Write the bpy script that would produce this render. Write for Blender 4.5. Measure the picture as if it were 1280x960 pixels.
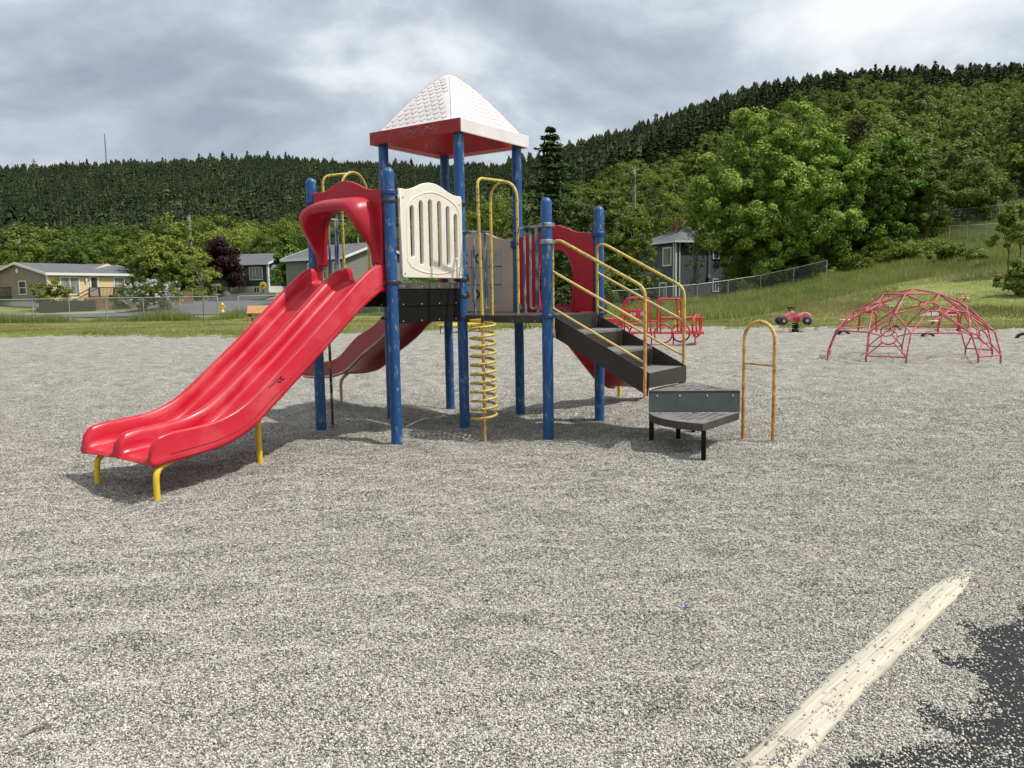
import bpy, bmesh, math, random
import numpy as np
from mathutils import Vector, Matrix
R_ = math.radians
rnd = random.Random(7)
for o in list(bpy.data.objects): bpy.data.objects.remove(o)
scene = bpy.context.scene
COL = scene.collection

# ------------------------------------------------------------------ camera
F = 1000.0; PITCH = 0.112858; ROLL = -0.015593; EYE = 1.625
cp, sp = math.cos(PITCH), math.sin(PITCH)
_fw = Vector((0, cp, -sp)); _up = Vector((0, sp, cp)); _rt = Vector((1, 0, 0))
RT = _rt*math.cos(ROLL) + _up*math.sin(ROLL); UP = -_rt*math.sin(ROLL) + _up*math.cos(ROLL); FW = _fw
cam_d = bpy.data.cameras.new('camera'); cam = bpy.data.objects.new('camera', cam_d); COL.objects.link(cam)
M = Matrix.Identity(4)
for i in range(3): M[i][0] = RT[i]; M[i][1] = UP[i]; M[i][2] = -FW[i]
M[0][3], M[1][3], M[2][3] = 0, 0, EYE
cam.matrix_world = M
cam_d.sensor_width = 36; cam_d.lens = F/1280*36; cam_d.clip_start = 0.1; cam_d.clip_end = 6000
scene.camera = cam
scene.view_settings.view_transform = 'Standard'; scene.view_settings.look = 'None'
scene.view_settings.exposure = 0.0; scene.view_settings.gamma = 1
# ------------------------------------------------------------------ sky + sun
SUN = Vector((0.60, -0.14, 1.0)).normalized()
sun_el = math.asin(SUN.z); sun_az = math.atan2(SUN.x, SUN.y)
w = bpy.data.worlds.new('World'); scene.world = w; w.use_nodes = True
nt = w.node_tree; N = nt.nodes; L = nt.links; N.clear()
def nn(tree, t, **kw):
    n = tree.nodes.new(t)
    for k, v in kw.items(): setattr(n, k, v)
    return n
out = nn(nt, 'ShaderNodeOutputWorld')
sky = nn(nt, 'ShaderNodeTexSky', sky_type='NISHITA', sun_disc=False, sun_elevation=sun_el, sun_rotation=sun_az)
bs = nn(nt, 'ShaderNodeBackground'); bs.inputs[1].default_value = 0.10; L.new(sky.outputs[0], bs.inputs[0])
tc = nn(nt, 'ShaderNodeTexCoord'); sep = nn(nt, 'ShaderNodeSeparateXYZ'); L.new(tc.outputs['Generated'], sep.inputs[0])
def mth(tree, op, a, b=None, c=None):
    m = nn(tree, 'ShaderNodeMath', operation=op)
    for i, v in enumerate((a, b, c)):
        if v is None: continue
        if isinstance(v, (int, float)): m.inputs[i].default_value = v
        else: tree.links.new(v, m.inputs[i])
    return m.outputs[0]
zz = mth(nt, 'ADD', mth(nt, 'MAXIMUM', sep.outputs[2], 0.0), 0.34)
cx = mth(nt, 'DIVIDE', sep.outputs[0], zz); cy = mth(nt, 'DIVIDE', sep.outputs[1], zz)
cmb = nn(nt, 'ShaderNodeCombineXYZ'); L.new(cx, cmb.inputs[0]); L.new(cy, cmb.inputs[1])
def wnoise(scale, detail, rough, dist, off):
    mp = nn(nt, 'ShaderNodeMapping'); mp.inputs['Location'].default_value = off; L.new(cmb.outputs[0], mp.inputs[0])
    t = nn(nt, 'ShaderNodeTexNoise'); t.inputs['Scale'].default_value = scale; t.inputs['Detail'].default_value = detail
    t.inputs['Roughness'].default_value = rough; t.inputs['Distortion'].default_value = dist
    L.new(mp.outputs[0], t.inputs[0]); return t.outputs[0]
n1 = wnoise(1.75, 10, 0.50, 0.5, (1.7, 4.1, 0)); n2 = wnoise(5.0, 8, 0.6, 0.3, (7.3, 1.2, 0))
mix = mth(nt, 'ADD', mth(nt, 'MULTIPLY', n1, 0.80), mth(nt, 'MULTIPLY', n2, 0.20))
mix = mth(nt, 'ADD', mix, mth(nt, 'MULTIPLY', sep.outputs[0], 0.085))     # the cloud deck is thinner towards the sun side
mix = mth(nt, 'ADD', mix, mth(nt, 'MULTIPLY', sep.outputs[2], 0.13))
rp = nn(nt, 'ShaderNodeValToRGB'); L.new(mix, rp.inputs[0])
cr = rp.color_ramp; cr.elements[0].position = 0.37; cr.elements[0].color = (0.335, 0.390, 0.475, 1)
cr.elements[1].position = 0.64; cr.elements[1].color = (0.95, 0.965, 0.98, 1)
for p, c in ((0.445, (0.425, 0.485, 0.565, 1)), (0.505, (0.54, 0.60, 0.665, 1)), (0.555, (0.71, 0.76, 0.80, 1))):
    e = cr.elements.new(p); e.color = c
bc = nn(nt, 'ShaderNodeBackground'); bc.inputs[1].default_value = 1.09; L.new(rp.outputs[0], bc.inputs[0])
ms = nn(nt, 'ShaderNodeMixShader'); ms.inputs[0].default_value = 0.93
L.new(bs.outputs[0], ms.inputs[1]); L.new(bc.outputs[0], ms.inputs[2]); L.new(ms.outputs[0], out.inputs[0])
sl = bpy.data.lights.new('sun', 'SUN'); sl.energy = 4.1; sl.angle = R_(1.2); sl.color = (1.0, 0.960, 0.895)
so = bpy.data.objects.new('sun', sl); COL.objects.link(so); so.location = (20, -5, 40)
so.rotation_euler = SUN.to_track_quat('Z', 'Y').to_euler()

# ------------------------------------------------------------------ helpers: pixels of the plan -> world
def yh(x): return 366.6 - 0.0156*(x-640)
def ray(x, y): return FW + RT*((x-640)/F) - UP*((y-480)/F)
def atD(x, y, D):
    d = ray(x, y); return Vector((0, 0, EYE)) + d*(D/d.y)
def ground(x, y, h=0.0):
    d = ray(x, y); return Vector((0, 0, EYE)) + d*((h-EYE)/d.z)

# ------------------------------------------------------------------ materials
def mat(name, col, rough=0.6, col2=None, scale=6.0, detail=5.0, lo=0.4, hi=0.6, bump=0.0, bscale=60.0, metal=0.0,
        col3=None, s3=25.0, lo3=0.6, hi3=0.66, spec=0.5, coat=0.0, stretch=None, rough2=None):
    m = bpy.data.materials.new(name); m.use_nodes = True; t = m.node_tree; b = t.nodes['Principled BSDF']
    b.inputs['Roughness'].default_value = rough; b.inputs['Metallic'].default_value = metal
    b.inputs['Specular IOR Level'].default_value = spec; b.inputs['Coat Weight'].default_value = coat
    b.inputs['Base Color'].default_value = (*col, 1)
    tcn = nn(t, 'ShaderNodeTexCoord'); vec = tcn.outputs['Object']
    if stretch:
        mp = nn(t, 'ShaderNodeMapping'); mp.inputs['Scale'].default_value = stretch; t.links.new(vec, mp.inputs[0]); vec = mp.outputs[0]
    c = None
    def layer(prev, colr, sc, l, h, det):
        n = nn(t, 'ShaderNodeTexNoise'); n.inputs['Scale'].default_value = sc; n.inputs['Detail'].default_value = det
        n.inputs['Roughness'].default_value = 0.6; t.links.new(vec, n.inputs[0])
        mr = nn(t, 'ShaderNodeMapRange'); mr.inputs[1].default_value = l; mr.inputs[2].default_value = h; t.links.new(n.outputs[0], mr.inputs[0])
        mx = nn(t, 'ShaderNodeMix', data_type='RGBA'); t.links.new(mr.outputs[0], mx.inputs[0])
        if prev is None: mx.inputs[6].default_value = (*col, 1)
        else: t.links.new(prev, mx.inputs[6])
        mx.inputs[7].default_value = (*colr, 1)
        return mx.outputs[2], mr.outputs[0]
    if col2:
        c, f = layer(c, col2, scale, lo, hi, detail)
        if rough2 is not None:
            mr = nn(t, 'ShaderNodeMapRange'); t.links.new(f, mr.inputs[0]); mr.inputs[3].default_value = rough; mr.inputs[4].default_value = rough2
            t.links.new(mr.outputs[0], b.inputs['Roughness'])
    if col3: c, f = layer(c, col3, s3, lo3, hi3, 6.0)
    if c is not None: t.links.new(c, b.inputs['Base Color'])
    if bump:
        n = nn(t, 'ShaderNodeTexNoise'); n.inputs['Scale'].default_value = bscale; n.inputs['Detail'].default_value = 5; t.links.new(vec, n.inputs[0])
        bp = nn(t, 'ShaderNodeBump'); bp.inputs['Strength'].default_value = bump; bp.inputs['Distance'].default_value = 0.01
        t.links.new(n.outputs[0], bp.inputs['Height']); t.links.new(bp.outputs[0], b.inputs['Normal'])
    return m

def leafmat(name, dark, light, trans=0.25, rough=0.55):
    m = bpy.data.materials.new(name); m.use_nodes = True; t = m.node_tree; b = t.nodes['Principled BSDF']
    o = t.nodes['Material Output']
    at = nn(t, 'ShaderNodeAttribute', attribute_name='tint'); oi = nn(t, 'ShaderNodeObjectInfo')
    r = mth(t, 'ADD', at.outputs['Fac'], mth(t, 'MULTIPLY', mth(t, 'SUBTRACT', oi.outputs['Random'], 0.5), 0.55))
    mx = nn(t, 'ShaderNodeMix', data_type='RGBA'); mx.clamp_factor = True; t.links.new(r, mx.inputs[0])
    mx.inputs[6].default_value = (*dark, 1); mx.inputs[7].default_value = (*light, 1)
    t.links.new(mx.outputs[2], b.inputs['Base Color']); b.inputs['Roughness'].default_value = rough
    b.inputs['Specular IOR Level'].default_value = 0.12
    tr = nn(t, 'ShaderNodeBsdfTranslucent'); t.links.new(mx.outputs[2], tr.inputs[0])
    ms_ = nn(t, 'ShaderNodeMixShader'); ms_.inputs[0].default_value = trans
    t.links.new(b.outputs[0], ms_.inputs[1]); t.links.new(tr.outputs[0], ms_.inputs[2]); t.links.new(ms_.outputs[0], o.inputs[0])
    return m

M_blue = mat('blue paint', (0.010, 0.072, 0.235), 0.42, (0.016, 0.095, 0.27), 5, 4, .45, .6, col3=(0.20, 0.24, 0.26), s3=26, lo3=.575, hi3=.66, bump=.08, stretch=(1, 1, .35))
M_bluecol = mat('blue clamp', (0.012, 0.04, 0.19), 0.4, (0.03, 0.06, 0.16), 30)
M_darkcol = mat('dark clamp', (0.02, 0.026, 0.045), 0.45, (0.10, 0.06, 0.04), 40, lo=.5, hi=.6)
M_red = mat('red plastic', (0.50, 0.006, 0.024), 0.30, (0.45, 0.006, 0.022), 2.2, 3, .35, .7, bump=.03, bscale=220, col3=(0.52, 0.03, 0.045), s3=60, lo3=.62, hi3=.80, spec=.4, rough2=.46)
def scuff(m):
    t = m.node_tree; b = t.nodes['Principled BSDF']; tcn = nn(t, 'ShaderNodeTexCoord')
    m1 = nn(t, 'ShaderNodeMapping'); m1.inputs['Rotation'].default_value = (0, 0, -0.962817); t.links.new(tcn.outputs['Object'], m1.inputs[0])
    m2 = nn(t, 'ShaderNodeMapping'); m2.inputs['Scale'].default_value = (1.6, 55, 1.6); t.links.new(m1.outputs[0], m2.inputs[0])
    n = nn(t, 'ShaderNodeTexNoise'); n.inputs['Scale'].default_value = 1.0; n.inputs['Detail'].default_value = 7; n.inputs['Roughness'].default_value = .7; t.links.new(m2.outputs[0], n.inputs[0])
    n2 = nn(t, 'ShaderNodeTexNoise'); n2.inputs['Scale'].default_value = 2.5; n2.inputs['Detail'].default_value = 5; t.links.new(tcn.outputs['Object'], n2.inputs[0])
    f = mth(t, 'MULTIPLY', n.outputs[0], n2.outputs[0])
    mr = nn(t, 'ShaderNodeMapRange'); t.links.new(f, mr.inputs[0]); mr.inputs[1].default_value = .24; mr.inputs[2].default_value = .40; mr.inputs[3].default_value = 0; mr.inputs[4].default_value = .34
    old = b.inputs['Base Color'].links[0].from_socket
    mx = nn(t, 'ShaderNodeMix', data_type='RGBA'); t.links.new(mr.outputs[0], mx.inputs[0]); t.links.new(old, mx.inputs[6]); mx.inputs[7].default_value = (.62, .13, .14, 1)
    t.links.new(mx.outputs[2], b.inputs['Base Color'])
    mr2 = nn(t, 'ShaderNodeMapRange'); t.links.new(mr.outputs[0], mr2.inputs[0]); mr2.inputs[2].default_value = .3; mr2.inputs[3].default_value = .28; mr2.inputs[4].default_value = .55; t.links.new(mr2.outputs[0], b.inputs['Roughness'])
scuff(M_red)
M_red2 = mat('dull red plastic', (0.37, 0.007, 0.022), 0.36, (0.42, 0.010, 0.026), 3, 3, .4, .6, bump=.03)
M_redfade = mat('faded red band', (0.29, 0.014, 0.018), 0.5, (0.36, 0.05, 0.05), 9, 5, .5, .68)
M_redunder = mat('red underside', (0.62, 0.012, 0.012), 0.4, (0.42, 0.02, 0.03), 4, 4, .4, .6, col3=(.65, .42, .40), s3=7, lo3=.66, hi3=.70)
M_white = mat('sun bleached white plastic', (0.76, 0.73, 0.73), 0.5, (0.69, 0.65, 0.65), 3.5, 5, .4, .65, bump=.06)
M_tile = mat('worn pink tile edge', (0.44, 0.32, 0.34), 0.6, (0.56, 0.46, 0.48), 8, 4, .45, .6)
M_cream = mat('cream plastic', (0.80, 0.765, 0.66), 0.42, (0.74, 0.70, 0.585), 3, 4, .4, .6, bump=.05)
M_creamd = mat('cream inner edge', (0.66, 0.55, 0.36), 0.5, (0.58, 0.48, 0.32), 6)
M_beige = mat('beige plastic', (0.58, 0.46, 0.36), 0.5, (0.52, 0.41, 0.32), 3, 4, .4, .6, bump=.06)
M_greyblk = mat('grey game block', (0.46, 0.43, 0.38), 0.5, (0.40, 0.37, 0.33), 5)
M_black = mat('black mark', (0.015, 0.015, 0.016), 0.6)
M_deck = mat('brown black deck coating', (0.040, 0.034, 0.030), 0.55, (0.065, 0.055, 0.048), 5, 5, .4, .65, bump=.25, bscale=90)
M_skirt = mat('black skirt plate', (0.004, 0.004, 0.004), 0.65, (0.007, 0.007, 0.0065), 6, bump=.1, spec=.2)
M_rail = mat('grey deck trim', (0.10, 0.095, 0.088), 0.6, (0.05, 0.045, 0.04), 12)
M_stair = mat('stair plate', (0.024, 0.020, 0.0175), 0.5, (0.040, 0.035, 0.030), 3, 6, .35, .7, bump=.15, bscale=40, col3=(.11, .105, .10), s3=5, lo3=.68, hi3=.85)
M_tread = mat('dusty tread', (0.13, 0.128, 0.12), 0.75, (0.19, 0.185, 0.17), 9, 6, .4, .6, bump=.5, bscale=130)
M_riser = mat('grey green riser', (0.085, 0.11, 0.11), 0.55, (0.105, 0.13, 0.128), 3, 6, .4, .6, bump=.12, bscale=120)
M_bolt = mat('bolt steel', (0.42, 0.43, 0.42), 0.4, metal=.6)
M_yel = mat('chipped yellow paint', (0.60, 0.46, 0.085), 0.45, (0.46, 0.35, 0.10), 5, 5, .45, .6, col3=(0.09, 0.08, 0.07), s3=40, lo3=.56, hi3=.61, bump=.15, bscale=60)
M_yelbr = mat('bright yellow leg', (0.76, 0.53, 0.03), 0.38, (0.70, 0.48, 0.03), 5)
M_rust = mat('rusty yellow paint', (0.62, 0.42, 0.12), 0.55, (0.50, 0.17, 0.04), 7, 6, .47, .60, col3=(0.62, 0.52, 0.36), s3=18, lo3=.56, hi3=.64, bump=.3, bscale=90)
M_rust2 = mat('orange rust', (0.42, 0.15, 0.035), 0.7, (0.55, 0.30, 0.08), 12, 6, .4, .6, bump=.3)
M_bar = mat('worn blue bar', (0.035, 0.065, 0.15), 0.45, (0.28, 0.30, 0.30), 13, 6, .46, .56, bump=.15, stretch=(1, 1, .3))
M_railpale = mat('worn pale yellow rail', (0.60, 0.45, 0.13), 0.45, (0.50, 0.40, 0.24), 6, 6, .46, .6, col3=(0.30, 0.13, 0.05), s3=24, lo3=.62, hi3=.68, bump=.2)
M_pink = mat('sun faded red tube', (0.42, 0.045, 0.07), 0.42, (0.52, 0.16, 0.18), 6, 5, .42, .68)
M_redtube = mat('red tube', (0.46, 0.012, 0.02), 0.4, (0.54, 0.04, 0.05), 6)
M_tyre = mat('tyre rubber', (0.018, 0.018, 0.019), 0.75, (0.035, 0.035, 0.034), 8, bump=.2)
M_pinkpl = mat('faded red plastic', (0.52, 0.10, 0.12), 0.35, (0.60, 0.20, 0.21), 5)
M_creamseat = mat('cream seat', (0.66, 0.58, 0.40), 0.5)
M_galv = mat('galvanised steel', (0.50, 0.51, 0.51), 0.45, (0.28, 0.29, 0.29), 9, metal=.3)
M_wire = mat('fence wire', (0.33, 0.34, 0.34), 0.5, metal=.3)
M_timber = mat('bleached timber', (0.50, 0.45, 0.34), 0.8, (0.41, 0.36, 0.27), 6, 8, .38, .62, bump=.6, bscale=34, stretch=(1.2, 1, 1), col3=(.30, .26, .19), s3=20, lo3=.62, hi3=.74)
def timber_mat(m):
    t = m.node_tree; b = t.nodes['Principled BSDF']; tcn = nn(t, 'ShaderNodeTexCoord')
    m1 = nn(t, 'ShaderNodeMapping'); m1.inputs['Rotation'].default_value = (0, 0, -math.atan2(1.9, 1.9)-.02); t.links.new(tcn.outputs['Object'], m1.inputs[0])
    m2 = nn(t, 'ShaderNodeMapping'); m2.inputs['Scale'].default_value = (2.2, 60, 20); t.links.new(m1.outputs[0], m2.inputs[0])
    n = nn(t, 'ShaderNodeTexNoise'); n.inputs['Scale'].default_value = 1.0; n.inputs['Detail'].default_value = 8; n.inputs['Roughness'].default_value = .65; t.links.new(m2.outputs[0], n.inputs[0])
    r = nn(t, 'ShaderNodeValToRGB'); t.links.new(n.outputs[0], r.inputs[0]); c = r.color_ramp
    c.elements[0].position = .30; c.elements[0].color = (.20, .175, .13, 1); c.elements[1].position = .72; c.elements[1].color = (.60, .565, .46, 1)
    e = c.elements.new(.42); e.color = (.43, .40, .315, 1)
    bp = nn(t, 'ShaderNodeBump'); bp.inputs['Strength'].default_value = .8; bp.inputs['Distance'].default_value = .006; t.links.new(n.outputs[0], bp.inputs['Height'])
    t.links.new(r.outputs[0], b.inputs['Base Color']); t.links.new(bp.outputs[0], b.inputs['Normal'])
timber_mat(M_timber)
M_bark = mat('bark', (0.10, 0.085, 0.065), 0.9, (0.055, 0.045, 0.035), 9, bump=.6, bscale=30)
M_barkpale = mat('pale bark', (0.24, 0.22, 0.18), 0.85, (0.14, 0.12, 0.10), 9, bump=.4)
M_pole = mat('weathered pole', (0.26, 0.25, 0.23), 0.85, (0.19, 0.18, 0.16), 3)
M_asphalt = mat('old asphalt', (0.125, 0.13, 0.135), 0.85, (0.10, 0.105, 0.11), .6, 6, .4, .6, bump=.1)
M_asphalt2 = mat('dark asphalt', (0.05, 0.05, 0.055), 0.85, (0.07, 0.07, 0.075), 1)
M_conc = mat('concrete', (0.36, 0.35, 0.32), 0.85, (0.28, 0.27, 0.25), 2)
M_mat = mat('black rubber mat', (0.008, 0.0085, 0.0095), 0.8, (0.016, 0.017, 0.019), 22, 6, .35, .65, bump=.8, bscale=260)
M_wood = mat('brown stained wood', (0.15, 0.082, 0.045), 0.8, (0.11, 0.06, 0.035), 4)
M_wood2 = mat('picket wood', (0.26, 0.155, 0.075), 0.8, (0.20, 0.115, 0.055), 3, stretch=(6, 6, 1))
M_wood3 = mat('dark plank wood', (0.075, 0.055, 0.042), 0.85, (0.055, 0.04, 0.03), 4, stretch=(6, 6, 1))
M_orange = mat('orange board', (0.50, 0.24, 0.10), 0.7, (0.42, 0.20, 0.08), 3)
M_glass = mat('window glass', (0.035, 0.04, 0.045), 0.08, (0.10, 0.11, 0.115), 1.2, 3, .4, .6)
M_curt = mat('curtained glass', (0.16, 0.17, 0.17), 0.15, (0.30, 0.30, 0.29), 2.5, 2, .45, .55, stretch=(3, 3, .3))
M_trim = mat('white trim', (0.74, 0.74, 0.72), 0.5)
M_shing = mat('grey shingles', (0.125, 0.13, 0.14), 0.9, (0.095, 0.10, 0.105), 3, 6, .4, .6, bump=.5, bscale=6, stretch=(1, 1, 3))
M_shingr = mat('red brown shingles', (0.19, 0.10, 0.075), 0.9, (0.15, 0.08, 0.06), 3, bump=.4, bscale=8)
M_brick = mat('chimney brick', (0.20, 0.085, 0.06), 0.85, (0.14, 0.06, 0.045), 9, bump=.5)
M_rock = mat('pale rock', (0.32, 0.31, 0.28), 0.85, (0.22, 0.21, 0.19), 2, bump=.8, bscale=6)
def siding(name, col, pitch=0.15):
    m = mat(name, col, 0.6, tuple(c*0.9 for c in col), 1.3)
    t = m.node_tree; b = t.nodes['Principled BSDF']
    tcn = nn(t, 'ShaderNodeTexCoord'); s = nn(t, 'ShaderNodeSeparateXYZ'); t.links.new(tcn.outputs['Object'], s.inputs[0])
    f = mth(t, 'FRACT', mth(t, 'DIVIDE', s.outputs[2], pitch))
    bp = nn(t, 'ShaderNodeBump'); bp.inputs['Strength'].default_value = 1.0; bp.inputs['Distance'].default_value = 0.03; bp.invert = True
    t.links.new(f, bp.inputs['Height']); t.links.new(bp.outputs[0], b.inputs['Normal'])
    return m
M_yside = siding('yellow siding', (0.64, 0.50, 0.27)); M_tside = siding('tan siding', (0.27, 0.22, 0.165))
M_gside = siding('dark green siding', (0.022, 0.055, 0.045)); M_ggside = siding('sage grey siding', (0.185, 0.195, 0.15)); M_bside = siding('slate blue siding', (0.048, 0.062, 0.082))
M_found = mat('white foundation', (0.62, 0.62, 0.60), 0.7)
L_maple = leafmat('maple leaves', (0.070, 0.145, 0.015), (0.370, 0.500, 0.100), .30)
L_light = leafmat('light green leaves', (0.105, 0.155, 0.020), (0.290, 0.345, 0.068), .34)
L_mid = leafmat('mid green leaves', (0.062, 0.108, 0.018), (0.200, 0.255, 0.055), .32)
L_hill = leafmat('olive hillside leaves', (0.090, 0.138, 0.021), (0.260, 0.325, 0.070), .32)
L_hill2 = leafmat('dull hillside leaves', (0.068, 0.105, 0.020), (0.195, 0.245, 0.056), .30)
L_plum = leafmat('plum leaves', (0.018, 0.007, 0.009), (0.050, 0.018, 0.022), .12)
L_yel = leafmat('yellow green leaves', (0.14, 0.17, 0.035), (0.26, 0.27, 0.07), .3)
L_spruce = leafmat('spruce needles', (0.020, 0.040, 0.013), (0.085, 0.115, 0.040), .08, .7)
L_forest = leafmat('forest needles', (0.022, 0.035, 0.015), (0.078, 0.100, 0.038), .06, .8)
L_grass = leafmat('grass blades', (0.130, 0.185, 0.036), (0.400, 0.430, 0.155), .3, .6)
L_lawn = leafmat('lawn blades', (0.130, 0.160, 0.040), (0.420, 0.390, 0.175), .3, .6)
L_lilac = leafmat('lilac blossom', (0.50, 0.47, 0.50), (0.74, 0.72, 0.74), .3)

# ------------------------------------------------------------------ mesh builder
class MB:
    def __init__(s): s.v = []; s.f = []; s.m = []; s.sm = []
    def add(s, vs, fs, mi=0, smooth=False):
        o = len(s.v); s.v += [tuple(p) for p in vs]
        for f in fs: s.f.append([i+o for i in f]); s.m.append(mi); s.sm.append(smooth)
        return s
    def box(s, c, size, rz=0.0, mi=0, mtx=None):
        hx, hy, hz = size[0]/2, size[1]/2, size[2]/2
        P = [Vector((x*hx, y*hy, z*hz)) for x in (-1, 1) for y in (-1, 1) for z in (-1, 1)]
        rot = Matrix.Rotation(rz, 3, 'Z') if mtx is None else mtx
        P = [rot @ p + Vector(c) for p in P]
        return s.add(P, [(0, 1, 3, 2), (4, 6, 7, 5), (0, 4, 5, 1), (2, 3, 7, 6), (0, 2, 6, 4), (1, 5, 7, 3)], mi)
    def hexa(s, P, mi=0):   # P: 4 bottom (ccw) + 4 top
        return s.add(P, [(3, 2, 1, 0), (4, 5, 6, 7), (0, 1, 5, 4), (1, 2, 6, 5), (2, 3, 7, 6), (3, 0, 4, 7)], mi)
    def prism(s, poly, d, mi=0):   # planar polygon extruded by vector d
        n = len(poly); P = [Vector(p) for p in poly] + [Vector(p)+Vector(d) for p in poly]
        fs = [list(range(n))[::-1], list(range(n, 2*n))] + [(i, (i+1) % n, n+(i+1) % n, n+i) for i in range(n)]
        return s.add(P, fs, mi)
    def tube(s, pts, r, seg=10, closed=False, mi=0, caps=True):
        pts = [Vector(p) for p in pts]; n = len(pts)
        rr = r if isinstance(r, (list, tuple)) else [r]*n
        tang = []
        for i in range(n):
            a = pts[(i-1) % n] if (closed or i > 0) else pts[i]; b = pts[(i+1) % n] if (closed or i < n-1) else pts[i]
            t = (b-a); tang.append(t.normalized() if t.length > 1e-9 else Vector((0, 0, 1)))
        ref = Vector((0, 0, 1)) if abs(tang[0].z) < .9 else Vector((1, 0, 0))
        nx = (ref - tang[0]*ref.dot(tang[0])).normalized()
        V = []; 
        for i in range(n):
            nx = (nx - tang[i]*nx.dot(tang[i])).normalized(); ny = tang[i].cross(nx)
            for k in range(seg):
                a = 2*math.pi*k/seg; V.append(pts[i] + (nx*math.cos(a) + ny*math.sin(a))*rr[i])
        fs = []
        for i in range(n if closed else n-1):
            j = (i+1) % n
            for k in range(seg): fs.append((i*seg+k, i*seg+(k+1) % seg, j*seg+(k+1) % seg, j*seg+k))
        s.add(V, fs, mi, True)
        if caps and not closed:
            s.add(V[:seg], [list(range(seg))[::-1]], mi); s.add(V[-seg:], [list(range(seg))], mi)
        return s
    def lathe(s, c, prof, seg=24, mi=0, axis=None, smooth=True):   # prof [(r,z)]
        c = Vector(c); V = []; rot = Vector((0, 0, 1)).rotation_difference(Vector(axis)).to_matrix() if axis else Matrix.Identity(3)
        for r, z in prof:
            for k in range(seg):
                a = 2*math.pi*k/seg; V.append(c + rot @ Vector((r*math.cos(a), r*math.sin(a), z)))
        fs = [(i*seg+k, i*seg+(k+1) % seg, (i+1)*seg+(k+1) % seg, (i+1)*seg+k) for i in range(len(prof)-1) for k in range(seg)]
        fs2 = [list(range(seg))[::-1], list(range((len(prof)-1)*seg, len(prof)*seg))]
        s.add(V, fs, mi, smooth); s.add(V[:seg], [list(range(seg))[::-1]], mi); s.add(V[-seg:], [list(range(seg))], mi)
        return s
    def build(s, name, mats, parent=None, base=None, bevel=0.0):
        b = Vector(base) if base is not None else (wloc(parent) if parent else Vector((0, 0, 0)))
        me = bpy.data.meshes.new(name); me.from_pydata([tuple(Vector(v)-b) for v in s.v], [], s.f)
        if not isinstance(mats, (list, tuple)): mats = [mats]
        for m in mats: me.materials.append(m)
        me.polygons.foreach_set('material_index', s.m); me.polygons.foreach_set('use_smooth', s.sm); me.update()
        if bevel:
            bm = bmesh.new(); bm.from_mesh(me)
            bmesh.ops.remove_doubles(bm, verts=bm.verts, dist=1e-5)
            ed = [e for e in bm.edges if len(e.link_faces) == 2 and e.calc_face_angle(0) > 0.6]
            bmesh.ops.bevel(bm, geom=ed, offset=bevel, segments=2, affect='EDGES', profile=.6, clamp_overlap=True)
            bm.to_mesh(me); bm.free()
        o = bpy.data.objects.new(name, me); COL.objects.link(o)
        if parent: o.parent = parent
        elif base is not None: o.location = b
        return o
def wloc(o):
    p = Vector((0, 0, 0))
    while o: p = p + o.location; o = o.parent
    return p
def tag(o, label=None, cat=None, group=None, kind=None):
    if label: o['label'] = label
    if cat: o['category'] = cat
    if group: o['group'] = group
    if kind: o['kind'] = kind
    return o
def empty(name, loc, label=None, cat=None, group=None, rz=0.0):
    o = bpy.data.objects.new(name, None); COL.objects.link(o); o.location = loc if len(loc) == 3 else (*loc, 0); o.rotation_euler = (0, 0, rz)
    o.empty_display_size = .2
    return tag(o, label, cat, group)
def copy_tree(o, parent=None):
    c = o.copy(); COL.objects.link(c); c.parent = parent
    for ch in [x for x in bpy.data.objects if x.parent == o]: copy_tree(ch, c)
    return c
def smoothpath(pts, rad=0.08, n=6):
    """polyline with rounded corners"""
    P = [Vector(p) for p in pts]; out_ = [P[0]]
    for i in range(1, len(P)-1):
        a, b, c = P[i-1], P[i], P[i+1]
        d1 = (a-b); d2 = (c-b); r = min(rad, d1.length*.48, d2.length*.48)
        p1 = b + d1.normalized()*r; p2 = b + d2.normalized()*r
        for k in range(n+1):
            t = k/n; out_.append(p1*(1-t)**2 + b*2*t*(1-t) + p2*t*t)
    out_.append(P[-1]); return out_
def plate(name, loops, thick, bevel, origin, ax, ay, mats, parent, res=8):
    """flat plate with holes: loops are 2D point lists; ax, ay are the 3D axes"""
    cu = bpy.data.curves.new('tmp', 'CURVE'); cu.dimensions = '2D'; cu.fill_mode = 'BOTH'; cu.extrude = thick/2; cu.bevel_depth = bevel; cu.bevel_resolution = 2
    for lp in loops:
        sp_ = cu.splines.new('POLY'); sp_.points.add(len(lp)-1); sp_.use_cyclic_u = True
        for i, (x, y) in enumerate(lp): sp_.points[i].co = (x, y, 0, 1)
    co = bpy.data.objects.new('tmp', cu); COL.objects.link(co)
    bpy.context.view_layer.update()
    dg = bpy.context.evaluated_depsgraph_get()
    me = bpy.data.meshes.new_from_object(co.evaluated_get(dg)); bpy.data.objects.remove(co)
    ax = Vector(ax).normalized(); ay = Vector(ay).normalized(); az = ax.cross(ay)
    b = wloc(parent) if parent else Vector((0, 0, 0)); o3 = Vector(origin)
    for v in me.vertices:
        x, y, z = v.co; v.co = o3 + ax*x + ay*y + az*z - b
    me.name = name; me.materials.clear(); me.materials.append(mats)
    o = bpy.data.objects.new(name, me); COL.objects.link(o); o.parent = parent
    return o
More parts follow.
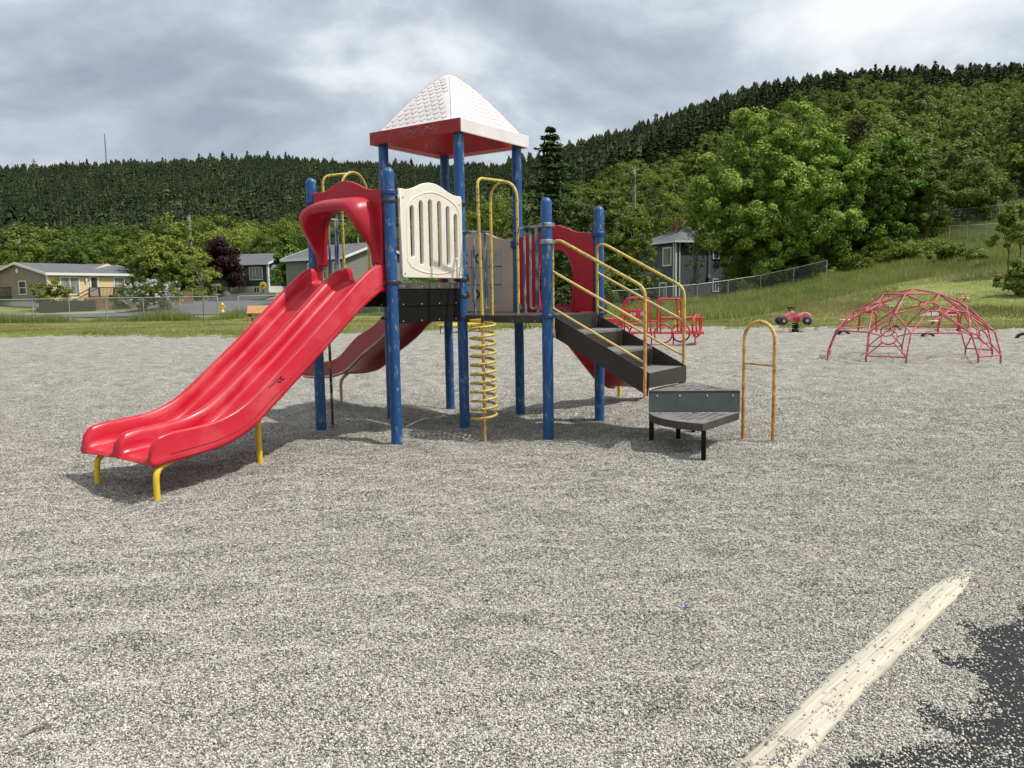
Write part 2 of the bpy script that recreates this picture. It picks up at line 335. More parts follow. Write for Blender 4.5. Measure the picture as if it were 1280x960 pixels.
def np_mesh(name, V, Fq, mats, tint=None, nper=4):
    me = bpy.data.meshes.new(name); me.vertices.add(len(V)); me.vertices.foreach_set('co', np.asarray(V, dtype=np.float32).ravel())
    nf = len(Fq); me.loops.add(nf*nper); me.loops.foreach_set('vertex_index', np.asarray(Fq, dtype=np.int32).ravel())
    me.polygons.add(nf); me.polygons.foreach_set('loop_start', np.arange(0, nf*nper, nper, dtype=np.int32))
    try: me.polygons.foreach_set('loop_total', np.full(nf, nper, dtype=np.int32))
    except Exception: pass
    if not isinstance(mats, (list, tuple)): mats = [mats]
    for m in mats: me.materials.append(m)
    me.update(calc_edges=True)
    if tint is not None:
        a = me.attributes.new('tint', 'FLOAT', 'FACE'); a.data.foreach_set('value', np.asarray(tint, dtype=np.float32))
    return me

# ------------------------------------------------------------------ terrain
def lerp_tab(tab, x):
    xs = [t[0] for t in tab]; ys = [t[1] for t in tab]; return np.interp(x, xs, ys)
def vnoise(x, y, seed=0):
    """smooth value noise, numpy"""
    x = np.asarray(x, float); y = np.asarray(y, float)
    xi = np.floor(x); yi = np.floor(y); fx = x-xi; fy = y-yi; fx = fx*fx*(3-2*fx); fy = fy*fy*(3-2*fy)
    def h(a, b):
        s_ = np.sin(a*127.1 + b*311.7 + seed*74.7)*43758.5453; return s_ - np.floor(s_)
    return (h(xi, yi)*(1-fx) + h(xi+1, yi)*fx)*(1-fy) + (h(xi, yi+1)*(1-fx) + h(xi+1, yi+1)*fx)*fy
EDGE = [(-1.2, 42), (-.64, 39.6), (-.34, 33.5), (-.08, 37.5), (.23, 36.5), (.40, 34.0), (.64, 29.6), (1.2, 24)]
RIDGE = [(-1.0, 226), (-.64, 214), (-.54, 208), (-.44, 203), (-.34, 200), (-.26, 199), (-.16, 205), (-.08, 208), (0, 205), (.06, 192), (.14, 170), (.21, 144), (.26, 126), (.31, 113), (.41, 101), (.48, 98), (.54, 99), (.64, 92), (.9, 60), (1.2, 50)]
RIDGED = [(-1.2, 620), (-.1, 600), (0, 520), (.08, 420), (.16, 350), (.26, 300), (.4, 270), (.64, 250), (1.2, 240)]
def edgeD(a, n=True):
    e = lerp_tab(EDGE, a)
    return e + ((vnoise(a*40, a*0+3)-.5)*2.2 + (vnoise(a*160, a*0+9)-.5)*1.3 + (vnoise(a*700, a*0+5)-.5)*.8 if n else 0)
def to_aD(x, y):
    r = np.hypot(x, y); ang = np.clip(np.arctan2(x, y), -R_(50), R_(50)); return np.tan(ang), r*np.cos(ang)
def T(x, y):
    a, D = to_aD(np.asarray(x, float), np.asarray(y, float))
    E0 = edgeD(a, False)
    D1 = np.interp(a, [-.3, .1, .27, .40], [95, 90, 90, 67])
    z57 = np.interp(a, [-.1, .1], [.05, .10])
    zl = np.interp(D, [0, 57, 68, 78, 95], [0, .05, .4, 1.15, 2.05])            # left: lawn, street, front yards
    g = np.interp(a, [.0, .15, .24, .28, .32, .39, .50, .60, .9], [.15, .3, .75, 1.07, 1.45, 2.45, 3.7, 5.0, 6.5])
    s = np.clip((D-E0)/(67-E0), 0, None); sr = np.where(s < 1, s*s*(1.6-.6*s), 1)
    zr = g*sr
    wr = np.clip((a+.02)/.14, 0, 1); wr = wr*wr*(3-2*wr)
    z = zl*(1-wr) + zr*wr
    Dr = lerp_tab(RIDGED, a); yr = lerp_tab(RIDGE, a)
    th = np.interp(a, [-.1, .1, .25, .6], [7.5, 8.0, 10.0, 9.0])
    Zr = EYE + (366.6-15.6*a - yr)/1000*Dr - th
    Db = D1
    zb = 2.05*(1-wr) + g*wr
    q = np.clip((D-Db)/(Dr-Db), 0, 1)
    p = np.interp(a, [-.1, .3], [1.25, 1.05])
    hill = zb + (Zr-zb)*q**p
    over = np.clip((D-Dr)/Dr, 0, 2)
    hill = hill - over*30
    z = np.where(D > Db, hill, z)
    return z
def Tz(x, y): return float(T(x, y))
PITS = [(-3.3, 6.65, .5, .065), (-2.1, 12.2, .5, .05), (1.6, 7.9, .35, .035), (1.95, 8.5, .3, -.02), (9.2, 18.4, .9, .05), (10.95, 31, .5, .05), (-.3, 8.75, .3, .03)]
def hit(px, py, D0=38, D1=110):
    for D in np.arange(D0, D1, .25):
        p = atD(px, py, D)
        if p.z < Tz(p.x, D)+.03: return (p.x, float(D))
    return (atD(px, py, D1).x, D1)
def G_und(x, y):
    """gravel undulation"""
    h = (vnoise(x*1.1, y*1.3, 1)-.5)*.040 + (vnoise(x*2.2+y*.8, y*3.9, 2)-.5)*.072 + (vnoise(x*5-y*2, y*9.5, 3)-.5)*.048 + (vnoise(x*.35, y*.35, 5)-.5)*.05
    for cx_, cy_, rr_, dd in PITS: h = h - dd*np.exp(-((x-cx_)**2+(y-cy_)**2)/(2*rr_*rr_))
    return h
mat_poly = [tuple(ground(px, py)[:2]) for px, py in [(1300, 760), (1252, 776), (1214, 798), (1200, 822), (1220, 848), (1204, 874), (1168, 902), (1122, 930), (1096, 962), (1070, 1010)]]
mat_poly += [(1.6, 1.6), (6.5, 1.6), (6.5, 4.6)]
def inpoly(x, y, poly):
    x = np.asarray(x); y = np.asarray(y); ins = np.zeros(x.shape, bool); n = len(poly)
    for i in range(n):
        x1, y1 = poly[i]; x2, y2 = poly[(i+1) % n]
        c = ((y1 > y) != (y2 > y)); xx = (x2-x1)*(y-y1)/((y2-y1) if y2 != y1 else 1e-9)+x1
        ins ^= c & (x < xx)
    return ins
def dist_poly(x, y, poly):
    d = np.full(np.asarray(x).shape, 1e9); n = len(poly)
    for i in range(n):
        x1, y1 = poly[i]; x2, y2 = poly[(i+1) % n]; ex, ey = x2-x1, y2-y1
        t = np.clip(((x-x1)*ex+(y-y1)*ey)/(ex*ex+ey*ey), 0, 1); d = np.minimum(d, np.hypot(x-x1-t*ex, y-y1-t*ey))
    return np.where(inpoly(x, y, poly), -d, d)
def G_h(x, y):
    x = np.asarray(x, float); y = np.asarray(y, float)
    h = G_und(x, y)
    ta = ground(962, 962); tb_g = ground(1212, 711); tl = math.hypot(tb_g.x-ta.x, tb_g.y-ta.y); tdx, tdy = (tb_g.x-ta.x)/tl, (tb_g.y-ta.y)/tl
    perp = np.abs((x-ta.x)*tdy-(y-ta.y)*tdx); al = (x-ta.x)*tdx+(y-ta.y)*tdy
    kt = np.clip(1-(perp-.10)/.25, 0, 1)*np.clip((tl+.1-al)/.3, 0, 1); h = h*(1-kt)+(np.clip(h, -.01, .01)+.012)*kt
    near = (np.hypot(x-3, y-3) < 7)
    d = dist_poly(x, y, mat_poly) + (vnoise(x*7, y*7, 11)-.5)*.22 + (vnoise(x*22, y*22, 12)-.5)*.07
    hm = np.clip(d/.10, -1, 0)*.03+.006
    k = np.clip(d/.5, 0, 1)
    lift = np.where(d < 2.2, np.maximum(h, -.014)+.022*np.clip((2.2-d)/1.0, 0, 1), h); lift = np.where(d < 2.0, np.maximum(lift, .0075), lift)
    return np.where(near & (d < 2.2), np.where(d < 0, hm, .008*(1-k) + lift*k), h)
def polar_grid(azs, rs):
    A, Rr = np.meshgrid(azs, rs); X = Rr*np.sin(A); Y = Rr*np.cos(A)
    na, nr = len(azs), len(rs); i = np.arange(nr-1)[:, None]*na + np.arange(na-1)[None, :]
    Fq = np.stack([i, i+1, i+1+na, i+na], -1).reshape(-1, 4)[:, ::-1]
    return X, Y, Fq
# grass + hillside land sheet
azs = np.concatenate([np.radians(np.arange(-180, -50, 5)), np.radians(np.arange(-50, 50, .35)), np.radians(np.arange(50, 181, 5))])
rs = np.concatenate([[.01, 5, 15], np.arange(24, 110, .8), np.arange(110, 300, 5), np.arange(300, 1000, 15), [1300, 2500, 5000]])
X, Y, Fq = polar_grid(azs, rs); Z = T(X, Y); a_, D_ = to_aD(X, Y)
Z = Z + (vnoise(X*.5, Y*.5, 8)-.5)*.10*np.clip((D_-44)/8, 0, 1)
Z = np.where(D_ < edgeD(a_), -.12, Z+.03)
land_me = np_mesh('grass_land', np.stack([X.ravel(), Y.ravel(), Z.ravel()], -1), Fq, [])
def grassland_mat():
    m = bpy.data.materials.new('grass and hillside'); m.use_nodes = True; t = m.node_tree; b = t.nodes['Principled BSDF']; b.inputs['Roughness'].default_value = .9; b.inputs['Specular IOR Level'].default_value = .15
    tcn = nn(t, 'ShaderNodeTexCoord')
    def noi(sc, d=6, r=.6):
        n = nn(t, 'ShaderNodeTexNoise'); n.inputs['Scale'].default_value = sc; n.inputs['Detail'].default_value = d; n.inputs['Roughness'].default_value = r
        t.links.new(tcn.outputs['Object'], n.inputs[0]); return n.outputs[0]
    rp_ = nn(t, 'ShaderNodeValToRGB'); t.links.new(noi(.35, 10, .7), rp_.inputs[0]); c_ = rp_.color_ramp
    c_.elements[0].position = .32; c_.elements[0].color = (.11, .145, .034, 1); c_.elements[1].position = .72; c_.elements[1].color = (.34, .30, .16, 1)
    e = c_.elements.new(.5); e.color = (.20, .24, .066, 1)
    rp2 = nn(t, 'ShaderNodeValToRGB'); t.links.new(noi(9, 4, .7), rp2.inputs[0]); c2 = rp2.color_ramp
    c2.elements[0].position = .3; c2.elements[0].color = (.6, .6, .6, 1); c2.elements[1].position = .7; c2.elements[1].color = (1.35, 1.35, 1.3, 1)
    mx = nn(t, 'ShaderNodeMix', data_type='RGBA', blend_type='MULTIPLY'); mx.inputs[0].default_value = 1; t.links.new(rp_.outputs[0], mx.inputs[6]); t.links.new(rp2.outputs[0], mx.inputs[7])
    t.links.new(mx.outputs[2], b.inputs['Base Color'])
    bp = nn(t, 'ShaderNodeBump'); bp.inputs['Strength'].default_value = .7; bp.inputs['Distance'].default_value = .08; t.links.new(noi(7, 6, .7), bp.inputs['Height']); t.links.new(bp.outputs[0], b.inputs['Normal'])
    return m
M_land = grassland_mat()
land_me.materials.append(M_land)
M_under = mat('forest floor', (0.028, 0.040, 0.014), .95, (0.045, 0.055, 0.02), .2)
land_me.materials.append(M_under)
xc = np.array([0]);
cen = np.empty(len(land_me.polygons)*3); land_me.polygons.foreach_get('center', cen); cen = cen.reshape(-1, 3)
ac, Dc = to_aD(cen[:, 0], cen[:, 1])
lim = np.interp(ac, [-.1, .1, .3, .45, .6], [112, 90, 71, 73, 75])
land_me.polygons.foreach_set('material_index', (Dc > lim).astype(np.int32)); land_me.polygons.foreach_set('use_smooth', np.ones(len(land_me.polygons), bool))
o = bpy.data.objects.new('grass_land', land_me); COL.objects.link(o); tag(o, kind='structure')
# gravel play surface
azs = np.concatenate([np.radians(np.arange(-180, -42, 3)), np.radians(np.arange(-42, 42, .22)), np.radians(np.arange(42, 181, 3))])
rs = 1.2*np.power(1.0095, np.arange(0, 378)); rs = np.concatenate([[.05, .6], rs[rs < 42.5]])
X, Y, Fq = polar_grid(azs, rs); a_, D_ = to_aD(X, Y); ed = edgeD(a_)+.15
over = np.maximum(D_-ed, 0)
Z = G_h(X, Y) - np.clip(over*1.2, 0, .5)
keep = (over.ravel()[Fq].min(1) < .35)
def gravel_mat():
    m = bpy.data.materials.new('pea gravel'); m.use_nodes = True; t = m.node_tree; b = t.nodes['Principled BSDF']; b.inputs['Roughness'].default_value = .82; b.inputs['Specular IOR Level'].default_value = .3
    tcn = nn(t, 'ShaderNodeTexCoord')
    wob = nn(t, 'ShaderNodeTexNoise'); wob.inputs['Scale'].default_value = 30; wob.inputs['Detail'].default_value = 2; t.links.new(tcn.outputs['Object'], wob.inputs[0])
    va = nn(t, 'ShaderNodeVectorMath', operation='MULTIPLY_ADD'); t.links.new(wob.outputs['Color'], va.inputs[0]); va.inputs[1].default_value = (.012, .012, .012); t.links.new(tcn.outputs['Object'], va.inputs[2])
    vo = nn(t, 'ShaderNodeTexVoronoi', feature='F1'); vo.inputs['Scale'].default_value = 108; t.links.new(va.outputs[0], vo.inputs['Vector'])
    bw = nn(t, 'ShaderNodeSeparateColor'); t.links.new(vo.outputs['Color'], bw.inputs[0])
    ramp = nn(t, 'ShaderNodeValToRGB'); t.links.new(bw.outputs[0], ramp.inputs[0]); c = ramp.color_ramp
    c.elements[0].position = 0; c.elements[0].color = (.065, .068, .068, 1); c.elements[1].position = 1; c.elements[1].color = (.68, .65, .56, 1)
    for p, q in ((.16, (.155, .152, .143, 1)), (.40, (.32, .308, .278, 1)), (.68, (.48, .455, .395, 1)), (.88, (.62, .58, .50, 1))):
        e = c.elements.new(p); e.color = q
    # broad darker / paler patches with fine grain
    n = nn(t, 'ShaderNodeTexNoise'); n.inputs['Scale'].default_value = 2.2; n.inputs['Detail'].default_value = 12; n.inputs['Roughness'].default_value = .78; t.links.new(tcn.outputs['Object'], n.inputs[0])
    mr = nn(t, 'ShaderNodeMapRange'); t.links.new(n.outputs[0], mr.inputs[0]); mr.inputs[1].default_value = .34; mr.inputs[2].default_value = .66; mr.inputs[3].default_value = .60; mr.inputs[4].default_value = 1.28
    cc = nn(t, 'ShaderNodeCombineColor'); 
    for i in range(3): t.links.new(mr.outputs[0], cc.inputs[i])
    mx = nn(t, 'ShaderNodeMix', data_type='RGBA', blend_type='MULTIPLY'); mx.inputs[0].default_value = 1; t.links.new(ramp.outputs[0], mx.inputs[6]); t.links.new(cc.outputs[0], mx.inputs[7])
    t.links.new(mx.outputs[2], b.inputs['Base Color'])
    inv = mth(t, 'SUBTRACT', 1.0, mth(t, 'MULTIPLY', vo.outputs['Distance'], 1.3))
    hh = mth(t, 'ADD', mth(t, 'MULTIPLY', inv, .008), mth(t, 'MULTIPLY', bw.outputs[1], .006))
    nb = nn(t, 'ShaderNodeTexNoise'); nb.inputs['Scale'].default_value = 8; nb.inputs['Detail'].default_value = 5; nb.inputs['Roughness'].default_value = .65; t.links.new(tcn.outputs['Object'], nb.inputs[0])
    hh = mth(t, 'ADD', hh, mth(t, 'MULTIPLY', nb.outputs[0], .15))
    bp = nn(t, 'ShaderNodeBump'); bp.inputs['Strength'].default_value = .9; bp.inputs['Distance'].default_value = 1.0; t.links.new(hh, bp.inputs['Height']); t.links.new(bp.outputs[0], b.inputs['Normal'])
    return m
M_gravel = gravel_mat()
gm = np_mesh('gravel_ground', np.stack([X.ravel(), Y.ravel(), Z.ravel()], -1), Fq[keep], M_gravel)
gm.polygons.foreach_set('use_smooth', np.ones(len(gm.polygons), bool))
o = bpy.data.objects.new('gravel_ground', gm); COL.objects.link(o); tag(o, kind='structure')

# draped strips for street, driveway, kerb
def drape(name, tab, m, lift, nD=12, da=.004):
    """tab: rows (a, Dnear, Dfar)"""
    aa = np.arange(tab[0][0], tab[-1][0]+1e-6, da); n0 = np.interp(aa, [t[0] for t in tab], [t[1] for t in tab]); n1_ = np.interp(aa, [t[0] for t in tab], [t[2] for t in tab])
    s = np.linspace(0, 1, nD)[:, None]; D = n0[None]*(1-s) + n1_[None]*s; Xs = aa[None]*D; Zs = T(Xs, D)+lift
    na = len(aa); i = np.arange(nD-1)[:, None]*na + np.arange(na-1)[None, :]
    Fs = np.stack([i, i+1, i+1+na, i+na], -1).reshape(-1, 4)
    me = np_mesh(name, np.stack([Xs.ravel(), D.ravel(), Zs.ravel()], -1), Fs, m)
    o = bpy.data.objects.new(name, me); COL.objects.link(o); tag(o, kind='structure'); return o
drape('street', [(-.75, 61.5, 65.5), (-.56, 61.5, 66), (-.50, 62, 67), (-.44, 62.5, 70), (-.40, 63.2, 78), (-.34, 64, 80.5), (-.05, 66, 83), (.02, 66, 83)], M_asphalt, .11, 24)
drape('sidewalk', [(-.74, 65.6, 67), (-.56, 66.1, 67.5), (-.50, 67.1, 68.6), (-.445, 70, 71.6), (-.425, 73, 74.5)], M_conc, .18, 8)
drape('driveway', [(-.375, 80.0, 84), (-.35, 79.8, 88), (-.335, 79.8, 94), (-.31, 80, 94.5), (-.302, 84, 94.5), (-.29, 89, 94)], M_asphalt2, .15, 10)

# ================================================================== PLAY STRUCTURE
A0 = Vector((-1.28738, 8.76099, 0)); ANG = 0.962817; SP = 1.22
UU = Vector((math.cos(ANG), math.sin(ANG), 0)); VV = Vector((-math.sin(ANG), math.cos(ANG), 0))
def P(u, v, z): return A0 + UU*(u*SP) + VV*(v*SP) + Vector((0, 0, z))
play = empty('play_structure', A0, 'large climbing structure with blue posts, white peaked roof and red slides on the gravel', 'play structure')
def pos_in(o, v): return o
def collar(parent, p, z, r, h, m, bolt=True, name='clamp', flange=False):
    b = MB(); b.lathe((p.x, p.y, z), [(r*.985, -h/2), (r*1.13, -h/2), (r*1.16, -h/4), (r*1.16, h/4), (r*1.13, h/2), (r*.985, h/2)], 24)
    d = (Vector((0, 0, 0))-Vector((p.x, p.y, 0))).normalized(); s = Vector((-d.y, d.x, 0))
    for q in (-1, 1):
        c = p + s*q*r*1.25 + d*.01
        b.box((c.x, c.y, z), (.03, .035, h*.8), math.atan2(d.y, d.x))
    return b.build(name, m, parent)
def post(i, j, h, r, cols, cap=True):
    p = P(i, j, 0); prof = [(r, -.15)] + [(r, z) for z in np.linspace(0, h-r, 10)]
    if cap: prof += [(r*math.cos(t), h-r+r*math.sin(t)) for t in np.linspace(.25, 1.5, 6)]
    b = MB().lathe(p, prof, 24); o = b.build('post', M_blue, play)
    for z, hh, m in cols: collar(o, p, z, r, hh, m)
    return o
R = .0625
post(0, 0, 2.985, R, [(2.72, .055, M_bluecol), (2.63, .04, M_darkcol), (1.76, .045, M_darkcol)])
post(0, 1, 2.985, R, [(2.70, .05, M_bluecol), (2.58, .04, M_darkcol), (1.76, .045, M_darkcol)])
post(1, 0, 3.60, R, [(2.70, .055, M_darkcol), (2.36, .03, M_bar), (1.80, .05, M_darkcol), (1.60, .04, M_darkcol), (1.33, .045, M_darkcol)])
post(1, 1, 3.60, R, [(1.5, .045, M_bluecol), (1.33, .045, M_darkcol)])
post(2, 1, 3.60, R, [(2.30, .05, M_bluecol), (1.33, .045, M_darkcol)])
post(2, 0, 3.60, R, [(2.27, .12, M_bluecol), (1.33, .045, M_darkcol)])
post(1, -1, 2.68, R, [(2.375, .05, M_bar), (2.19, .05, M_bar), (1.36, .05, M_bluecol)])
post(2, -1, 2.68, R, [(2.335, .06, M_bluecol), (1.42, .04, M_darkcol), (1.36, .04, M_bluecol)])

# decks
def deck(i0, j0, z, th=.05):
    g = .02
    b = MB(); a = g; c = 1-g
    b.hexa([P(i0+a, j0+a, z-th), P(i0+c, j0+a, z-th), P(i0+c, j0+c, z-th), P(i0+a, j0+c, z-th), P(i0+a, j0+a, z), P(i0+c, j0+a, z), P(i0+c, j0+c, z), P(i0+a, j0+c, z)])
    for k in range(1, 5):   # stiffening channels below
        t = k/5
        b.hexa([P(i0+t-.015, j0+.05, z-th-.04), P(i0+t+.015, j0+.05, z-th-.04), P(i0+t+.015, j0+.95, z-th-.04), P(i0+t-.015, j0+.95, z-th-.04),
                P(i0+t-.015, j0+.05, z-th+.001), P(i0+t+.015, j0+.05, z-th+.001), P(i0+t+.015, j0+.95, z-th+.001), P(i0+t-.015, j0+.95, z-th+.001)])
    return b.build('deck', M_deck, play)
def edgebeam(p0, p1, z0, z1, off, m, name='deck_edge', th=.03, bolts=True):
    """vertical plate between two grid points; off = outward grid vector"""
    (u0, v0), (u1, v1) = p0, p1; ou, ov = off; du, dv = u1-u0, v1-v0; t0, t1 = .055, .945
    a = (u0+du*t0, v0+dv*t0); c = (u0+du*t1, v0+dv*t1); q = th/SP
    b = MB().hexa([P(a[0], a[1], z0), P(c[0], c[1], z0), P(c[0]+ou*q, c[1]+ov*q, z0), P(a[0]+ou*q, a[1]+ov*q, z0),
                   P(a[0], a[1], z1), P(c[0], c[1], z1), P(c[0]+ou*q, c[1]+ov*q, z1), P(a[0]+ou*q, a[1]+ov*q, z1)])
    o = b.build(name, m, play, bevel=.004)
    if bolts:
        for k in range(4):
            t = .12+.76*k/3; x = P(u0+du*t+ou*q, v0+dv*t+ov*q, z0+.022+.0*k); n = UU*ou+VV*ov
            MB().lathe(x, [(.009, -.002), (.009, .004), (.005, .008)], 8, axis=n).build('bolt', M_bolt, o)
    return o
D1, D3 = 1.765, 1.372
deck(0, 0, D1, .05); deck(1, 0, D3); deck(1, -1, D3)
edgebeam((0, 0), (1, 0), 1.692, 1.762, (0, -1), M_rail, 'deck_trim')
edgebeam((0, 0), (1, 0), 1.498, 1.690, (0, -1), M_skirt, 'skirt_plate', .022)
edgebeam((0, 0), (1, 0), 1.312, 1.496, (0, -1), M_skirt, 'skirt_plate', .016)
edgebeam((0, 0), (0, 1), 1.66, 1.76, (-1, 0), M_skirt); edgebeam((0, 1), (1, 1), 1.66, 1.76, (0, 1), M_deck)
edgebeam((0, 0), (0, 1), 1.50, 1.655, (-1, 0), M_skirt, 'skirt_plate', .018)
edgebeam((1, 0), (1, 1), 1.42, 1.75, (-1, 0), M_skirt, 'step_riser', .018, False)
edgebeam((1, 0), (1, -1), 1.284, 1.372, (-1, 0), M_deck); edgebeam((2, 0), (2, -1), 1.284, 1.372, (1, 0), M_deck)
edgebeam((2, 0), (2, 1), 1.284, 1.372, (1, 0), M_deck); edgebeam((1, 1), (2, 1), 1.284, 1.372, (0, 1), M_deck)
edgebeam((1, -1), (2, -1), 1.284, 1.372, (0, -1), M_deck)

# ---- double slide (u = 0 side)
def gx(u): return u*SP
rim_t = [(-2.345, .33), (-2.325, .425), (-2.285, .485), (-2.22, .515), (-2.05, .522), (-1.83, .540), (-1.66, .600), (-1.51, .695), (-1.25, .93), (-.98, 1.17), (-.5, 1.64), (-.28, 1.85), (-.17, 1.925), (-.10, 1.95), (-.03, 1.95)]
bot_t = [(-2.345, .262), (-2.325, .245), (-2.285, .25), (-2.22, .262), (-2.05, .278), (-1.83, .302), (-1.66, .355), (-1.51, .432), (-1.25, .665), (-.98, .905), (-.5, 1.345), (-.28, 1.54), (-.17, 1.61), (-.10, 1.66), (-.03, 1.67)]
def tab(t, x): return float(np.interp(x, [q[0] for q in t], [q[1] for q in t]))
us = sorted(set(list(np.linspace(-2.22, -.17, 34)) + [-2.345, -2.337, -2.325, -2.31, -2.285, -2.26, -.10, -.03]))
def smooth_tab(t, us_):
    v = np.array([np.mean([tab(t, x+d) for d in (-.06, -.03, 0, .03, .06)]) if -2.25 < x < -.2 else tab(t, x) for x in us_]); return v
rz_ = smooth_tab(rim_t, us); bz_ = smooth_tab(bot_t, us)
def channel_section(rim, bot, bed, n=2, v0=.045, v1=.955, midf=.92, rw=.028):
    """closed outline across v (grid units) for n side by side channels"""
    pts = []
    W = (v1-v0); cw = W/n
    pts.append((v0-.004, bot)); pts.append((v0-.012, bot+.03)); pts.append((v0, bot+.05)); pts.append((v0, rim-.02)); pts.append((v0+.006, rim-.005)); pts.append((v0+.018, rim)); pts.append((v0+.032, rim-.004)); pts.append((v0+.042, rim-.022))
    for k in range(n):
        a = v0+cw*k; c = a+cw; topl = rim if k == 0 else bed+(rim-bed)*midf; topr = rim if k == n-1 else bed+(rim-bed)*midf
        xl = a+(.048 if k == 0 else .035); xr = c-(.048 if k == n-1 else .035)
        for s in np.linspace(0, 1, 7)[1:]:   # down the left wall with a round foot
            ang = s*math.pi/2; pts.append((xl+.055*(1-math.cos(ang))+.012*s, bed+(topl-.03-bed)*(1-math.sin(ang))))
        pts.append(((xl+xr)/2, bed-.004))
        for s in np.linspace(0, 1, 7)[:-1]:
            ang = (1-s)*math.pi/2; pts.append((xr-.055*(1-math.cos(ang))-.012*s, bed+(topr-.03-bed)*(1-math.sin(ang))))
        if k < n-1:
            t_ = topr
            pts += [(c-.03, t_-.018), (c-.018, t_-.004), (c, t_), (c+.018, t_-.004), (c+.03, t_-.018)]
    pts += [(v1-.042, rim-.022), (v1-.032, rim-.004), (v1-.018, rim), (v1-.006, rim-.005), (v1, rim-.02), (v1, bot+.05), (v1+.012, bot+.03), (v1+.004, bot)]
    # underside following the channels
    ub = max(bot+.005, bed-.035)
    pts += [(v1-.03, bot+.004), (v1-.05, ub), (v0+W*.5, ub+.01), (v0+.05, ub), (v0+.03, bot+.004)]
    return pts
def sweep(sections, name, m, parent, bevel=0):
    b = MB(); n = len(sections[0]); V = [p for s in sections for p in s]; fs = []
    for i in range(len(sections)-1):
        for k in range(n): fs.append((i*n+k, i*n+(k+1) % n, (i+1)*n+(k+1) % n, (i+1)*n+k))
    b.add(V, fs, 0, True); b.add(sections[0], [list(range(n))[::-1]]); b.add(sections[-1], [list(range(n))])
    return b.build(name, m, parent)
secs = []
for u, r_, bt in zip(us, rz_, bz_):
    dep = .165 if u > -2.2 else .165*max(.35, (r_-.30)/.21)
    bed = r_-.03-dep
    if u > -.3: bed = min(bed+ (u+.3)*.18, D1+.0)
    bed = max(bed, bt+.012)
    secs.append([P(u, v, z) for v, z in channel_section(r_, bt, bed)])
dslide = sweep(secs, 'double_slide', M_red, play)
# flange behind the fins and legs of the slide
def leg_tube(pts, r, m, name, parent, seg=12): return MB().tube(smoothpath(pts, .1), r, seg).build(name, m, parent)
g1 = ground(197, 629, -.06); g2 = ground(123, 610, -.06); g3 = ground(325, 579, -.02)
for g_ in (g1, g2, g3): g_.z = 0
def zP(u, v, z): return P(u, v, z)
for g_, top in ((g1, P(-2.12, .12, .30)), (g2, P(-2.12, .86, .30))):
    t2 = Vector((g_.x, g_.y, .245)); inner = Vector((top.x, top.y, .275))
    leg_tube([Vector((g_.x, g_.y, -.1)), t2-Vector((0, 0, .02)), inner], .026, M_yelbr, 'slide_leg', dslide)
leg_tube([Vector((g3.x, g3.y, -.1)), Vector((g3.x, g3.y, .58))], .029, M_yelbr, 'slide_leg', dslide)
M_seam = mat('dark red seam', (0.20, 0.004, 0.012), .5)
MB().tube([P(u, .0445, tab(bot_t, u)+.072) for u in np.linspace(-2.2, -.08, 40)], .0035, 5).build('seam', M_seam, dslide)
for v_ in (.052, .948):
    for z_ in (1.72, 1.88): MB().lathe(P(-.012, v_, z_), [(.012, -.002), (.012, .005), (.006, .009)], 10, axis=-UU).build('bolt', M_bolt, dslide)
# scuffed black scribble on the near wall
pz = []
for k, (px, py) in enumerate([(336, 484), (341, 480), (346, 475), (352, 470), (350, 474), (356, 473), (351, 477), (347, 477)]):
    d = ray(px, py); n_ = VV; c0 = (P(0, .045, 0)).dot(n_); o_ = Vector((0, 0, EYE)); t_ = (c0-o_.dot(n_))/d.dot(n_); pz.append(o_+d*t_ - VV*.003)
MB().tube(pz, .004, 5).build('scribble', M_black, dslide)

# ---- hood over the double slide
def arch_panel(name, u, vs, out2d, holes, th, m, parent, bev=.012):
    return plate(name, [out2d]+holes, th-2*bev, bev, P(u, 0, 0), VV, (0, 0, 1), m, parent)
def curve2(pts, n=8):
    """Catmull-Rom through 2D pts (open)"""
    P_ = [pts[0]]+list(pts)+[pts[-1]]; o_ = []
    for i in range(1, len(P_)-2):
        p0, p1, p2, p3 = [np.array(q, float) for q in P_[i-1:i+3]]
        for t in np.linspace(0, 1, n, endpoint=False): o_.append(tuple(.5*((2*p1)+(-p0+p2)*t+(2*p0-5*p1+4*p2-p3)*t*t+(-p0+3*p1-3*p2+p3)*t**3)))
    o_.append(tuple(pts[-1])); return o_
top = curve2([(.075, 2.765), (.17, 2.757), (.27, 2.785), (.38, 2.845), (.5, 2.885), (.62, 2.868), (.74, 2.81), (.84, 2.79), (.93, 2.80)])
inner = curve2([(.20, 1.97), (.215, 2.2), (.25, 2.42), (.31, 2.54), (.42, 2.58), (.62, 2.58), (.72, 2.55), (.79, 2.42), (.815, 2.2), (.82, 1.97)])
outl = [(x*SP, z) for x, z in top] + [(.93*SP, 1.97)] + [(x*SP, z) for x, z in inner[::-1]] + [(.075*SP, 1.97)]
hoodp = plate('slide_hood', [outl], .03, .01, P(0, 0, 0)-UU*.02, VV, (0, 0, 1), M_red2, play)
